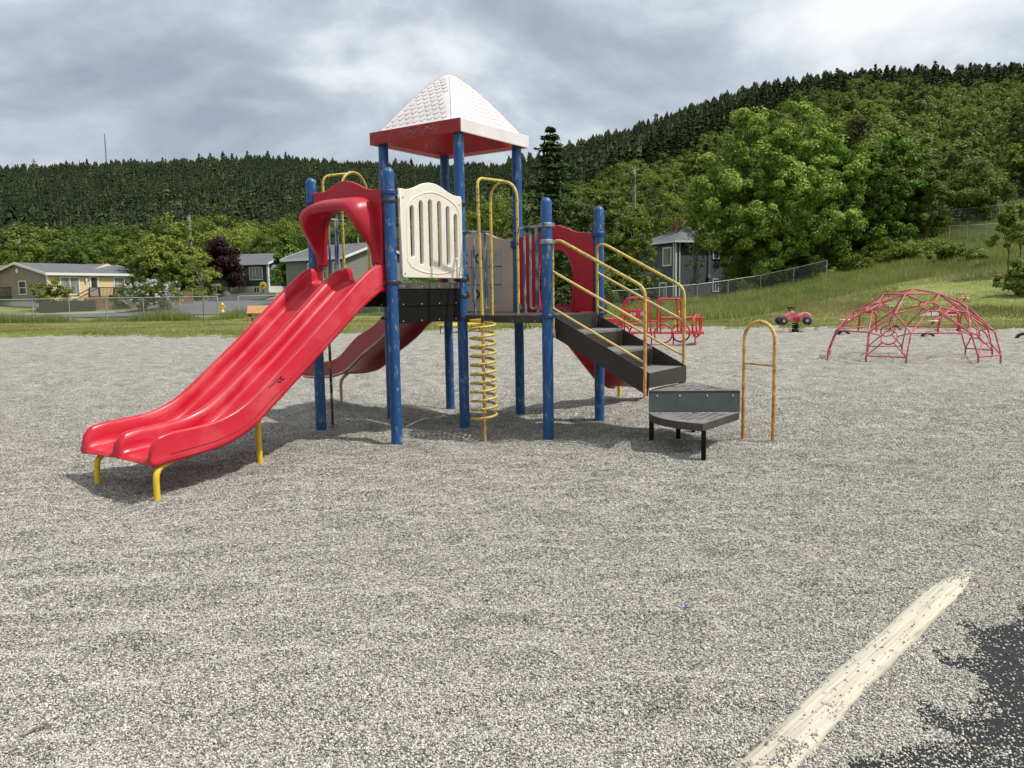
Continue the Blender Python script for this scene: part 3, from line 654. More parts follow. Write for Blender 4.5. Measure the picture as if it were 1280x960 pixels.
def hood_shell():
    path = []   # (v, z) outline from near foot up and over to far foot
    outer = curve2([(.10, 1.965), (.105, 2.2), (.12, 2.45), (.16, 2.62), (.26, 2.70), (.42, 2.715), (.60, 2.715), (.76, 2.70), (.86, 2.62), (.905, 2.45), (.915, 2.2), (.915, 1.965)], 6)
    front = curve2([(.115, 1.965), (.125, 2.16), (.16, 2.40), (.20, 2.545), (.28, 2.615), (.42, 2.63), (.60, 2.63), (.75, 2.615), (.86, 2.56), (.925, 2.42), (.92, 2.17), (.905, 1.965)], 6)
    inr = curve2([(.165, 1.965), (.18, 2.16), (.22, 2.36), (.255, 2.47), (.32, 2.525), (.43, 2.54), (.60, 2.54), (.72, 2.525), (.79, 2.46), (.83, 2.35), (.85, 2.16), (.855, 1.965)], 6)
    back = curve2([(.19, 1.965), (.205, 2.2), (.24, 2.42), (.29, 2.52), (.37, 2.57), (.44, 2.58), (.60, 2.58), (.68, 2.57), (.755, 2.52), (.80, 2.42), (.825, 2.2), (.83, 1.965)], 6)
    b = MB(); V = []; n = len(outer)
    for i in range(n):
        z = front[i][1]; s = min(1, max(0, (z-1.965)/.62)); e = .05 + .27*(s*s*(3-2*s))
        e0 = .02; A_ = P(0, outer[i][0], outer[i][1]) - UU*e0; Fm = P(0, (outer[i][0]+front[i][0])/2, (outer[i][1]*1.3+front[i][1]*.7)/2) - UU*(e*.62)
        Fr = P(0, front[i][0], front[i][1]) - UU*e; Fi = P(0, inr[i][0], inr[i][1]) - UU*(e+.004); Bk = P(0, back[i][0], back[i][1]) - UU*e0
        Fq_ = (Fr*.5+Fi*.5) - UU*.012
        V += [A_, Fm, Fr, Fq_, Fi, Bk]
    m_ = 6; fs = [(i*m_+k, (i+1)*m_+k, (i+1)*m_+k+1, i*m_+k+1) for i in range(n-1) for k in range(m_-1)]
    fs += [list(range(m_)), list(range((n-1)*m_, n*m_))[::-1]]
    b.add(V, fs, 0, True); return b.build('canopy', M_red2, hoodp)
hood_shell()
for v in (.10, .92):
    MB().tube([P(-.02, v, 1.90), P(-.02, v, 1.99)], .026, 10).build('hood_foot', M_red2, hoodp)
for a, c in ((.03, .075), (.93, .975)): MB().hexa([P(-.01, a, 1.66), P(-.01, c, 1.66), P(.03, c, 1.66), P(.03, a, 1.66), P(-.01, a, 1.93), P(-.01, c, 1.93), P(.03, c, 1.93), P(.03, a, 1.93)]).build('slide_flange', M_red2, dslide)

# ---- cream slotted panel (v = 0 side of the upper deck)
def slot(cx_, z0, z1, w_, n=8):
    o_ = []; h_ = w_/2
    for k in range(n+1): a = math.pi*k/n; o_.append((cx_+h_*math.cos(a), z1-h_+h_*math.sin(a)))
    for k in range(n+1): a = math.pi+math.pi*k/n; o_.append((cx_+h_*math.cos(a), z0+h_+h_*math.sin(a)))
    return o_
topc = curve2([(.10, 2.765), (.19, 2.765), (.30, 2.80), (.42, 2.855), (.52, 2.872), (.63, 2.855), (.76, 2.80), (.86, 2.77), (.955, 2.768)])
outc = [(x*SP, z) for x, z in topc] + [(.965*SP, 2.74), (.965*SP, 1.835), (.95*SP, 1.818), (.115*SP, 1.822), (.10*SP, 1.84)]
sl_ = [(.240, 2.03, 2.61), (.365, 1.95, 2.675), (.495, 1.92, 2.70), (.625, 1.92, 2.695), (.75, 1.95, 2.65), (.868, 2.03, 2.57)]
holes = [slot(u*SP, z0, z1, .080) for u, z0, z1 in sl_]
cpan = plate('slotted_panel', [outc]+holes, .030, .008, P(0, 0, 0)-VV*.035, UU, (0, 0, 1), M_cream, play)
mo = MB()
arc = curve2([(.165, 2.0), (.165, 2.45), (.20, 2.62), (.33, 2.72), (.53, 2.775), (.74, 2.73), (.90, 2.62), (.925, 2.4), (.925, 2.02), (.87, 1.93), (.70, 1.875), (.53, 1.865), (.35, 1.885), (.21, 1.94)])
mo.tube([P(u, 0, z)-VV*.057 for u, z in arc], .007, 6, closed=True); mo.build('moulding', M_cream, cpan)
for u, z0, z1 in sl_: MB().tube([P(0, 0, z)+UU*x-VV*.05 for x, z in slot(u*SP, z0-.004, z1+.004, .090)], .007, 6, closed=True).build('slot_rim', M_cream, cpan)
for u, z in ((.125, 2.68), (.93, 2.68), (.125, 1.86), (.94, 1.86)): MB().lathe(P(u, 0, z)-VV*.058, [(.011, -.004), (.011, .004), (.006, .008)], 10, axis=-VV).build('bolt', M_bolt, cpan)

# ---- peaked roof on the four tall posts
rc = P(1.5, .5, 0); RW = .725; RH = .74
def roof_z(x, y, H=RH):
    m_ = (abs(x)**7 + abs(y)**7)**(1/7)/RW
    m_ = min(1, math.sqrt(m_*m_+.016)-.008)
    q = 1-m_
    return H*1.11*(q + .05*math.sin(math.pi*q)) 
def Rp(x, y, z): return Vector((rc.x, rc.y, 0)) + UU*x + VV*y + Vector((0, 0, z))
ZF0, ZF1 = 3.515, 3.668
NG = 56; b = MB(); V = []; fs = []
for i in range(NG+1):
    for j in range(NG+1):
        x = -RW+2*RW*i/NG; y = -RW+2*RW*j/NG; V.append(Rp(x, y, ZF1+max(0, roof_z(x, y))))
for i in range(NG):
    for j in range(NG): k = i*(NG+1)+j; fs.append((k, k+NG+1, k+NG+2, k+1))
b.add(V, fs, 0, True)
roof = b.build('roof', M_white, play)
def fascia(p0, p1, m):
    (x0, y0), (x1, y1) = p0, p1; nx, ny = (y1-y0), -(x1-x0); l = math.hypot(nx, ny); nx, ny = nx/l*.02, ny/l*.02
    b = MB().hexa([Rp(x0, y0, ZF0), Rp(x1, y1, ZF0), Rp(x1-nx, y1-ny, ZF0), Rp(x0-nx, y0-ny, ZF0), Rp(x0, y0, ZF1+.004), Rp(x1, y1, ZF1+.004), Rp(x1-nx, y1-ny, ZF1+.004), Rp(x0-nx, y0-ny, ZF1+.004)])
    return b.build('fascia', m, roof, bevel=.008)
w2 = RW+.004
fr_ = fascia((-w2, w2), (-w2, -w2), M_redfade); fascia((-w2+.022, -w2), (w2, -w2), M_white); fascia((w2, -w2+.022), (w2, w2), M_white); fascia((w2-.022, w2), (-w2+.022, w2), M_white)
# small scratched scribbles on the red band
for cy_, zc, s_ in ((.02, 3.60, 1), (-.25, 3.61, .9)):
    pts = [Rp(-w2-.002, cy_-.05*s_*math.cos(k*.9)-k*.012+.05, zc+.022*math.sin(k*1.9)*s_) for k in range(9)]
    MB().tube(pts, .0028, 4).build('scratch', M_tile, fr_)
# underside (red hollow)
V = []; fs = []; b = MB(); NU = 20
for i in range(NU+1):
    for j in range(NU+1):
        x = -(RW-.10)+2*(RW-.10)*i/NU; y = -(RW-.10)+2*(RW-.10)*j/NU; V.append(Rp(x, y, ZF0+.03+max(0, roof_z(x*RW/(RW-.10), y*RW/(RW-.10), .62))))
for i in range(NU):
    for j in range(NU): k = i*(NU+1)+j; fs.append((k, k+1, k+NU+2, k+NU+1))
b.add(V, fs, 0, True)
q = RW-.10; e = RW-.018
for (a1, a2, b1, b2) in (((-e, -e), (e, -e), (q, -q), (-q, -q)), ((e, -e), (e, e), (q, q), (q, -q)), ((e, e), (-e, e), (-q, q), (q, q)), ((-e, e), (-e, -e), (-q, -q), (-q, q))):
    b.add([Rp(*a1, ZF0+.012), Rp(*a2, ZF0+.012), Rp(*b1, ZF0+.03), Rp(*b2, ZF0+.03)], [(3, 2, 1, 0)])
b.build('ceiling', M_redunder, roof)
# tile relief on every face
tl = MB()
def face_pt(f, s, t):   # s: 0 eave .. 1 apex along face, t across in metres
    d = RW*(1-s)
    x, y = {0: (-d, t), 1: (t, -d), 2: (d, -t), 3: (-t, d)}[f]
    return x, y
for f in range(4):
    rows = 11
    for r0 in range(rows):
        s = .065+.80*r0/rows; half = RW*(1-s)*.80 if s < .9 else .05
        pitch = .113; off = (r0 % 2)*pitch/2; k0 = int(half/pitch)+1
        for k in range(-k0, k0+1):
            c = k*pitch+off
            if c-pitch*.5 < -half or c+pitch*.5 > half: continue
            dip = .030
            pts = []
            for q_ in np.linspace(-1, 1, 7):
                tt = c+q_*pitch*.38; ss = s - dip*(1-q_*q_)*.9 + .008
                x, y = face_pt(f, ss, tt); pts.append(Rp(x, y, ZF1+roof_z(x, y)+.001))
            x, y = face_pt(f, s+.035, c+pitch*.38 if f != 1 else c-pitch*.38); up = Rp(x, y, ZF1+roof_z(x, y)+.001)
            pts = pts+[up] if f != 1 else [up]+pts
            tl.tube(pts, .0048, 4)
    # border groove
    for sd in (-1, 1):
        pts = []
        for s in np.linspace(.02, .88, 20):
            x, y = face_pt(f, s, sd*RW*(1-s)*.83); pts.append(Rp(x, y, ZF1+roof_z(x, y)+.001))
        tl.tube(pts, .0045, 4)
tl.build('tile_relief', M_tile, roof)

# ---- tic tac toe panel (far edge of the roofed deck)
tp = curve2([(.05, 2.335), (.14, 2.335), (.25, 2.36), (.37, 2.42), (.5, 2.46), (.63, 2.42), (.75, 2.36), (.86, 2.335), (.95, 2.335)])
o2 = [(x*SP, z) for x, z in tp]+[(.95*SP, 1.39), (.05*SP, 1.39)]
win = [(.185*SP, 1.50), (.185*SP, 2.225), (.815*SP, 2.225), (.815*SP, 1.50)]
tpan = plate('game_panel', [o2, win], .03, .008, P(2, 0, 0)-UU*.03, VV, (0, 0, 1), M_beige, play)
for r0 in range(3):
    for c0 in range(3):
        v = .185+.63*(c0+.5)/3; z = 1.50+.725*(r0+.5)/3
        bk = MB(); w_ = .63*SP/3*.47; h_ = .725/3*.475
        bk.hexa([P(2, v, z)-UU*.055+VV*a+Vector((0, 0, -h_))+UU*d for a, d in ((-w_, 0), (w_, 0), (w_, .06), (-w_, .06))]+[P(2, v, z)-UU*.055+VV*a+Vector((0, 0, h_))+UU*d for a, d in ((-w_, 0), (w_, 0), (w_, .06), (-w_, .06))])
        o_ = bk.build('game_block', M_greyblk, tpan, bevel=.01)
        c = P(2, v, z)-UU*.057
        if (r0, c0) in ((2, 1), (1, 2), (0, 2)):
            MB().tube([c+VV*math.cos(a)*.055+Vector((0, 0, math.sin(a)*.055)) for a in np.linspace(0, 2*math.pi, 18)[:-1]], .012, 5, closed=True).build('mark', M_black, o_)
        if (r0, c0) in ((0, 1), (2, 2)):
            x_ = MB()
            for s_ in (-1, 1): x_.tube([c+VV*.05*s_+Vector((0, 0, .06)), c-VV*.05*s_-Vector((0, 0, .06))], .014, 5)
            x_.build('mark', M_black, o_)

# ---- red arch panel for the straight slide (far edge of the lower deck) and the slide
rt_ = curve2([(-.945, 2.352), (-.85, 2.355), (-.74, 2.375), (-.62, 2.435), (-.5, 2.47), (-.38, 2.435), (-.26, 2.375), (-.15, 2.355), (-.055, 2.352)])
in2 = curve2([(-.30, 1.39), (-.27, 1.70), (-.285, 1.95), (-.36, 2.13), (-.5, 2.185), (-.63, 2.13), (-.70, 1.95), (-.725, 1.75), (-.69, 1.39)])
o2 = [(x*SP, z) for x, z in rt_]+[(-.055*SP, 1.39)]+[(x*SP, z) for x, z in in2]+[(-.945*SP, 1.39)]
apan = plate('arch_panel', [o2], .03, .01, P(2, 0, 0)-UU*.02, VV, (0, 0, 1), M_red2, play)
MB().tube([P(2, x, z)-UU*.045 for x, z in in2], .012, 8).build('arch_rim', M_red, apan)
def single_slide(stations, name, m, parent, mapf, half, wallh=.15, faded=None):
    S_ = []
    for s, z, zb in stations:   # s distance, rim z, bottom z
        pr = []; r_ = z; bed = max(z-wallh, zb+.02)
        pr = [(-half-.01, zb), (-half-.02, zb+.03), (-half, zb+.05), (-half, r_-.02), (-half+.012, r_-.003), (-half+.03, r_), (-half+.045, r_-.018)]
        for t in np.linspace(0, 1, 8)[1:]: a = t*math.pi/2; pr.append((-half+.045+.11*(1-math.cos(a)), bed+(r_-.03-bed)*(1-math.sin(a))))
        pr.append((0, bed-.008))
        pr += [(-x, zz_) for x, zz_ in pr[-2:2:-1]][:0]
        left = pr[:-1]; pr = left+[(0, bed-.008)]+[(-x, zz_) for x, zz_ in left[::-1]]
        ub = max(zb+.005, bed-.03); pr += [(half-.03, zb+.003), (half-.06, ub), (0, ub+.004), (-half+.06, ub), (-half+.03, zb+.003)]
        S_.append([mapf(s, x, zz_) for x, zz_ in pr])
    return sweep(S_, name, m, parent)
# straight slide going away from u = 2
st = []
for u in np.linspace(2.03, 3.72, 26):
    k = (u-2.03)/1.92; z = 1.52-1.17*min(1, k/.80)**1.05 if k < .80 else .35
    z = float(np.interp(u, [2.03, 2.15, 2.3, 3.35, 3.6, 3.8, 3.95], [1.62, 1.56, 1.44, .52, .37, .34, .30])); zb = z-.27 if u < 3.3 else max(.12, z-.22); st.append((u, z, zb))
sslide = single_slide(st, 'straight_slide', M_red2, play, lambda s, x, z: P(s, -.5, z)+VV*x, .30)
for dv in (-.22, .22):
    c = P(3.77, -.5, 0)+VV*dv
    leg_tube([c-UU*.0+Vector((0, 0, -.1)), c+Vector((0, 0, .17)), c-UU*.14+Vector((0, 0, .215))], .026, M_yelbr, 'slide_leg', sslide)
# wave slide going away from v = 1 of the roofed deck
rimw = [(1.03, 1.56), (1.15, 1.50), (1.26, 1.40), (1.39, 1.255), (1.52, 1.17), (1.71, 1.07), (1.88, .91), (2.0, .78), (2.16, .695), (2.35, .675), (2.5, .665), (2.60, .61), (2.66, .50)]
botw = [(1.03, 1.27), (1.15, 1.19), (1.26, 1.06), (1.43, .925), (1.62, .795), (1.79, .632), (1.93, .525), (2.15, .455), (2.35, .435), (2.54, .424), (2.62, .43), (2.66, .455)]
vs_ = list(np.linspace(1.03, 2.5, 30))+[2.55, 2.60, 2.635, 2.66]
st = [(v, np.mean([tab(rimw, v+d) for d in (-.05, 0, .05)]) if v < 2.5 else tab(rimw, v), np.mean([tab(botw, v+d) for d in (-.05, 0, .05)]) if v < 2.5 else tab(botw, v)) for v in vs_]
M_wave = mat('dark red wave slide', (0.30, 0.006, 0.014), .38, (0.25, 0.008, 0.014), 3, col3=(.40, .14, .14), s3=6, lo3=.62, hi3=.75)
wslide = single_slide(st, 'wave_slide', M_wave, play, lambda s, x, z: P(1.5, s, z)+UU*x, .355, .16)
M_palered = mat('bleached lip', (0.55, 0.42, 0.40), .5, (0.45, 0.25, 0.24), 6)
MB().tube([P(1.5, v, z+.022)-UU*.372 for v, r_, z in st[2:-1]], .017, 8).build('worn_lip', M_palered, wslide)
for du in (-.24, .24):
    c = P(1.5, 2.52, 0)+UU*du
    leg_tube([c+Vector((0, 0, -.1)), c+Vector((0, 0, .34)), c-VV*.14+Vector((0, 0, .44))], .026, M_creamd, 'slide_leg', wslide)

# ---- barrier bars + arch + spiral climber on u = 1 side of the lower deck
brr = empty('x', A0); bpy.data.objects.remove(brr)
def bars(name, mk, items, m=M_bar, r=.0135, parent=play):
    top = None
    for k, it in enumerate(items):
        o_ = MB().tube(smoothpath([mk(*q) for q in it], .035, 6), r, 10).build(name if k == 0 else 'bar', m, parent if k == 0 else top)
        top = top or o_
    return top
mkU = lambda v, z: P(1, v, z) - UU*.0
bars('guard_rail', mkU, [[(-.05, 2.362), (-.37, 2.345)], [(-.16, 2.35), (-.16, 1.37)], [(-.295, 2.35), (-.295, 1.445), (-.365, 1.445), (-.365, 1.50)]])
bars('guard_rail', mkU, [[(-.68, 2.352), (-.95, 2.375)], [(-.70, 1.50), (-.70, 1.444), (-.755, 1.444), (-.755, 2.355)], [(-.762, 1.5), (-.762, 1.37)], [(-.82, 2.355), (-.82, 1.449), (-.885, 1.449), (-.885, 2.36)], [(-.90, 2.36), (-.90, 1.37)]])
b = MB(); ap = [(-.372, 1.37), (-.372, 2.66)]
pts = [mkU(-.372, 1.37), mkU(-.372, 2.0), mkU(-.372, 2.60)]+[mkU(-.526-.154*math.cos(a), 2.72+.185*math.sin(a)) for a in np.linspace(math.pi, 0, 14)][::-1][::-1]
pts = [mkU(-.372, z) for z in np.linspace(1.37, 2.68, 8)]+[mkU(-.526+.154*math.cos(a), 2.70+.20*math.sin(a)) for a in np.linspace(.12, math.pi-.12, 14)]+[mkU(-.68, z) for z in np.linspace(2.68, 1.37, 8)]
b.tube(pts, .0165, 12); arch1 = b.build('climber_arch', M_yel, play)
cb = P(.66, -.505, 0); ct = P(.66, -.475, 2.93)
b = MB(); b.tube(smoothpath([cb+Vector((0, 0, 1.31)), P(.66, -.475, 2.905), P(1.0, -.526, 2.905)], .09, 8), .0175, 12)
spole = b.build('spiral_climber', M_yel, play)
b = MB(); b.tube([cb+Vector((0, 0, -.1)), cb+Vector((0, 0, 1.33))], .0175, 12); b.build('centre_pole', M_rust, spole)
hp = []; nt_ = 11.0; r0 = .142; z0, z1 = .20, 1.325
for k in range(int(nt_*28)+1):
    a = k/28*2*math.pi + 2.0; hp.append(cb+Vector((0, 0, z0+(z1-z0)*k/(nt_*28)))+UU*(r0*math.cos(a)+.0)+VV*(r0*math.sin(a)))
hp = [cb+Vector((0, 0, .18))+UU*.02, hp[0]*.5+(cb+Vector((0, 0, .19)))*.5]+hp+[hp[-1]*.5+(cb+Vector((0, 0, 1.335)))*.5, cb+Vector((0, 0, 1.34))]
MB().tube(hp, .0160, 8).build('spiral_coil', M_yel, spole)
MB().tube([cb+Vector((0, 0, 1.30)), cb+Vector((0, 0, 1.385))], .0185, 10).build('pole_joint', M_black, spole)

# ---- fire pole and its arch on v = 1 side of the upper deck
mkV = lambda u, z: P(u, 1, z)
pts = [mkV(.385, z) for z in np.linspace(1.77, 2.88, 8)]+[mkV(.56+.175*math.cos(a), 2.90+.225*math.sin(a)) for a in np.linspace(math.pi-.1, .1, 14)]+[mkV(.735, z) for z in np.linspace(2.88, 1.77, 8)]
MB().tube(pts, .0165, 12).build('climber_arch', M_yel, play)
fp = ground(416, 533); ftop = Vector((fp.x, fp.y, 3.03))
b = MB().tube(smoothpath([Vector((fp.x, fp.y, 1.0)), Vector((fp.x, fp.y, 3.07)), mkV(.56, 3.115)], .10, 8), .0165, 12)
fpole = b.build('sliding_pole', M_yel, play)
M_dkpole = mat('dark worn pole', (0.035, 0.03, 0.022), .5, (0.35, 0.27, 0.06), 9, 5, .52, .58)
MB().tube([Vector((fp.x, fp.y, -.1)), Vector((fp.x, fp.y, 1.02))], .0175, 12).build('lower_pole', M_dkpole, fpole)
bars('guard_rail', mkV, [[(.05, 2.53), (.385, 2.53)], [(.10, 2.53), (.10, 1.77)], [(.20, 2.53), (.20, 1.85), (.28, 1.85), (.28, 2.53)], [(.31, 2.53), (.31, 1.77)]])
bars('guard_rail', mkV, [[(.735, 2.53), (.95, 2.53)], [(.80, 2.53), (.80, 1.85), (.87, 1.85), (.87, 2.53)], [(.92, 2.53), (.92, 1.77)]])
# blue panels seen low between A and C (ledge) : red low panel of the far side
for a_e, c_e in ((1.03, 1.12), (1.88, 1.97)):
    MB().hexa([P(a_e, 1.0, 1.40), P(c_e, 1.0, 1.40), P(c_e, 1.02, 1.40), P(a_e, 1.02, 1.40), P(a_e, 1.0, 1.95), P(c_e, 1.0, 1.95), P(c_e, 1.02, 1.95), P(a_e, 1.02, 1.95)]).build('entry_panel', M_red2, play)

# ---- staircase off v = -1
stair = empty('staircase', P(1.5, -1, 0)); stair.parent = play; stair.location = P(1.5, -1, 0)-A0
def Q(u, v, z): return P(u, v, z)
UN, UFR = 1.085, 1.905
for uu_, s_ in ((UN, 1), (UFR, -1)):
    q = .012
    poly = [(-1.03, 1.352), (-1.03, 1.112), (-1.30, .945), (-1.975, .508), (-1.985, .762)]
    a_ = [P(uu_, v, z) for v, z in poly]; MB().prism(a_, UU*q*s_).build('stringer', M_stair, stair, bevel=.003)
treads = [(-1.03, -1.315, 1.185), (-1.315, -1.64, .975), (-1.64, -1.978, .752)]
for v0, v1, z in treads:
    b = MB(); e_ = .012/SP
    b.hexa([P(UN+e_, v1, z-.035), P(UFR-e_, v1, z-.035), P(UFR-e_, v0, z-.035), P(UN+e_, v0, z-.035), P(UN+e_, v1, z), P(UFR-e_, v1, z), P(UFR-e_, v0, z), P(UN+e_, v0, z)])
    b.build('tread', M_tread, stair, bevel=.004)
for v0, zt, zb_ in ((-1.028, 1.368, 1.186), (-1.312, 1.184, .976), (-1.637, .974, .753)):
    b = MB(); e_ = .012/SP
    b.hexa([P(UN+e_, v0-.012, zb_), P(UFR-e_, v0-.012, zb_), P(UFR-e_, v0, zb_), P(UN+e_, v0, zb_), P(UN+e_, v0-.012, zt-.036 if zt < 1.3 else zt), P(UFR-e_, v0-.012, zt-.036 if zt < 1.3 else zt), P(UFR-e_, v0, zt-.036 if zt < 1.3 else zt), P(UN+e_, v0, zt-.036 if zt < 1.3 else zt)])
    b.build('riser', M_stair, stair)
b = MB().hexa([P(UN, -1.992, .60), P(UFR, -1.992, .57), P(UFR, -1.981, .57), P(UN, -1.981, .60), P(UN, -1.992, .758), P(UFR, -1.992, .758), P(UFR, -1.981, .758), P(UN, -1.981, .758)])
b.build('front_plate', M_stair, stair, bevel=.003)
for uu_, zb_, zl_, m_top in ((UN-.018, .53, 1.11, M_yel), (UFR+.018, .78, 1.35, M_yel)):
    h = MB().tube(smoothpath([P(uu_, -1.02, zl_), P(uu_, -1.02, 2.19), P(uu_, -1.10, 2.205), P(uu_, -1.955, 1.66), P(uu_, -1.958, 1.30)], .10, 8), .0185, 12).build('handrail', M_yel, stair)
    MB().tube([P(uu_, -1.958, 1.305), P(uu_, -1.955, zb_)], .0185, 12).build('rail_post', M_rust, h)
    MB().tube([P(uu_, -1.02, 1.862), P(uu_, -1.955, 1.275)], .0155, 10).build('mid_rail', M_railpale, h); MB().tube([P(uu_, -1.02, 1.450), P(uu_, -1.955, .868)], .0135, 10).build('lower_rail', M_railpale, h)

# ---- fan shaped transfer steps at the foot of the stair
FC = (1.53, -2.645)
trans = empty('transfer_steps', P(*FC, 0)); trans.parent = play; trans.location = P(*FC, 0)-A0
def sector(z, p1, p2, center, th, m, name, bow=.06):
    c = P(*center, z); a = P(*p1, z); e_ = P(*p2, z); pts = [c, a]
    d = (e_-a); n_ = Vector((d.y, -d.x, 0)).normalized(); mid = (a+e_)/2
    if (mid-c).dot(n_) < 0: n_ = -n_
    for t in np.linspace(0, 1, 14)[1:-1]: pts.append(a+d*t+n_*bow*4*t*(1-t))
    pts.append(e_)
    o_ = MB().prism([p-Vector((0, 0, th)) for p in pts], Vector((0, 0, th-.003))).build(name, M_deck, trans)
    # inset upper plate with drain slots look
    ctr = sum(pts, Vector())/len(pts)
    MB().prism([ctr+(p-ctr)*.975+Vector((0, 0, -.003)) for p in pts], Vector((0, 0, .004))).build('step_plate', m, o_)
    return o_, pts
s1, pp1 = sector(.325, (1.13, -1.965), (.79, -2.60), (1.515, -2.645), .075, M_tread, 'lower_step', .13)
s2, pp2 = sector(.560, (1.99, -2.03), (1.13, -1.965), (1.53, -2.648), .03, M_tread, 'upper_step', .07)
# slot marks on both plates
sl_mb = MB()
for (c_, z) in (((1.16, -2.42), .326), ((1.52, -2.22), .561)):
    for i in range(-2, 3):
        for j in range(-3, 4):
            pc = P(c_[0], c_[1], z)+Vector((i*.105+(j % 2)*.05, j*.075, 0)); 
            pr_ = pp1 if z < .4 else pp2
            if inpoly(np.array([pc.x]), np.array([pc.y]), [(q.x+(ctr_-q.x)*.12, q.y+(ctr2_-q.y)*.12) for q in pr_ for ctr_, ctr2_ in [((sum(w_.x for w_ in pr_)/len(pr_)), (sum(w_.y for w_ in pr_)/len(pr_)))]])[0]:
                sl_mb.box((pc.x, pc.y, z+.0015), (.052, .007, .003), .5 if (i+j) % 2 else -.5)
sl_mb.build('drain_slots', M_black, trans)
a = P(1.13, -1.965, 0); e_ = P(1.525, -2.647, 0); dd = (e_-a).normalized(); nn_ = Vector((dd.y, -dd.x, 0))
if nn_.y > 0: nn_ = -nn_
b = MB(); q = nn_*.006
b.hexa([a+Vector((0, 0, .328)), e_+Vector((0, 0, .328)), e_-nn_*.01+Vector((0, 0, .328)), a-nn_*.01+Vector((0, 0, .328)), a+Vector((0, 0, .532)), e_+Vector((0, 0, .532)), e_-nn_*.01+Vector((0, 0, .532)), a-nn_*.01+Vector((0, 0, .532))])
rp_o = b.build('riser_plate', M_riser, trans)
for t in (.09, .34, .64, .92):
    c = a+(e_-a)*t+Vector((0, 0, .505))+nn_*.001; MB().lathe(c, [(.011, 0), (.011, .004), (.006, .008)], 10, axis=nn_).build('bolt', M_bolt, rp_o)
for (u_, v_), zt in (((1.145, -1.985), .26), ((.805, -2.60), .26), ((1.93, -2.06), .53), ((1.35, -2.15), .26)):
    c = P(u_, v_, 0); MB().box((c.x, c.y, zt/2-.05), (.042, .042, zt+.09), ANG+.2).build('leg', M_skirt, trans)

# ---- arched grab bar (own footing)
b1 = ground(928.5, 547); b2 = ground(966, 553)
gb = empty('grab_bar', (b1+b2)/2, 'arched rusty yellow grab bar with one crossbar beside the lowest step', 'grab bar')
d = (b2-b1); dx = Vector((d.x, d.y, 0)); W_ = dx.length; dx.normalize(); mid = (b1+b2)/2
HB = 1.285; ra = W_/2
pts = [b1+Vector((0, 0, z)) for z in (.42, .7, .9, HB-ra)]+[mid-dx*ra*math.cos(t)+Vector((0, 0, HB-ra+ra*math.sin(t))) for t in np.linspace(.2, math.pi-.2, 12)]+[b2+Vector((0, 0, z)) for z in (HB-ra, .9, .7, .42)]
MB().tube(pts, .0195, 12).build('bar', M_rust, gb)
for q in (b1, b2): MB().tube([q+Vector((0, 0, -.1)), q+Vector((0, 0, .43))], .020, 12).build('rusty_foot', M_rust2, gb)
MB().tube([b1+Vector((0, 0, .83)), b2+Vector((0, 0, .82))], .0125, 10).build('crossbar', M_rust, gb)

# ================================================================== OTHER PLAY EQUIPMENT
# ---- climbing dome
DC = Vector((9.18, 18.3, 0))
dome = empty('climbing_dome', DC, 'open geodesic climbing dome of faded red tubes with ring joints on the gravel', 'climbing dome')
phi0 = R_(-42.6)
def dpt(ang, r, z):   # ang measured from camera facing direction, positive to the right
    t = phi0+ang; return DC + Vector((math.sin(t)*r, -math.cos(t)*r, z))
A5 = R_(72); lower = []; mid_b = MB(); rings = []; low_b = MB()
rt_t = .017
Mv = [dpt(k*A5, 1.27, 1.06) for k in range(5)]
Tv = [dpt(k*A5, .62, 1.47) for k in range(5)]
Lv = [dpt(k*A5+R_(15), 1.66, .66) for k in range(5)]; Rv = [dpt(k*A5-R_(15), 1.66, .66) for k in range(5)]
Ev = [dpt(k*A5-R_(13), 1.82, .16) for k in range(5)]; Fv = [dpt(k*A5+R_(13), 1.82, .16) for k in range(5)]
Cc = [dpt(k*A5+A5/2, 1.02, 1.19) for k in range(5)]; Dc_ = [dpt(k*A5, 1.61, .56) for k in range(5)]
def st_(b, p, q, m=0): b.tube([p, q], rt_t, 7)
tb = MB()
for k in range(5):
    n_ = (k+1) % 5
    st_(tb, Tv[k], Tv[n_]); st_(tb, Tv[k], Mv[k])
    st_(tb, Mv[k], Lv[k]); st_(tb, Mv[k], Rv[k]); st_(tb, Lv[k], Rv[n_]); st_(tb, Lv[k], Fv[k]); st_(tb, Rv[k], Ev[k]); st_(tb, Ev[k], Fv[k])
for k in range(5): tb.tube([Tv[k], DC+Vector((0, 0, 1.575))], rt_t, 7)
tb.build('dome_frame', M_pink, dome)
for k in range(5):
    n_ = (k+1) % 5
    for c, ring_r, ends in ((Cc[k], .165, [Tv[k], Tv[n_], Mv[n_], Rv[n_], Lv[k], Mv[k]]), (Dc_[k], .165, [Mv[k], Lv[k], Fv[k], Ev[k], Rv[k]])):
        nrm = (c-(DC+Vector((0, 0, -.35)))).normalized(); a1 = nrm.cross(Vector((0, 0, 1))).normalized(); a2 = nrm.cross(a1)
        b = MB(); b.tube([c+a1*math.cos(t)*ring_r+a2*math.sin(t)*ring_r for t in np.linspace(0, 2*math.pi, 25)[:-1]], .016, 7, closed=True)
        for e_ in ends:
            d = e_-c; d2 = (d-nrm*d.dot(nrm)).normalized(); b.tube([c+d2*ring_r, e_], .015, 7)
        b.build('ring_joint', M_pink, dome)
for k in range(5):
    for q in (Ev[k], Fv[k]): MB().tube([q, Vector((q.x, q.y, -.1))], .021, 8).build('leg', M_pink, dome)

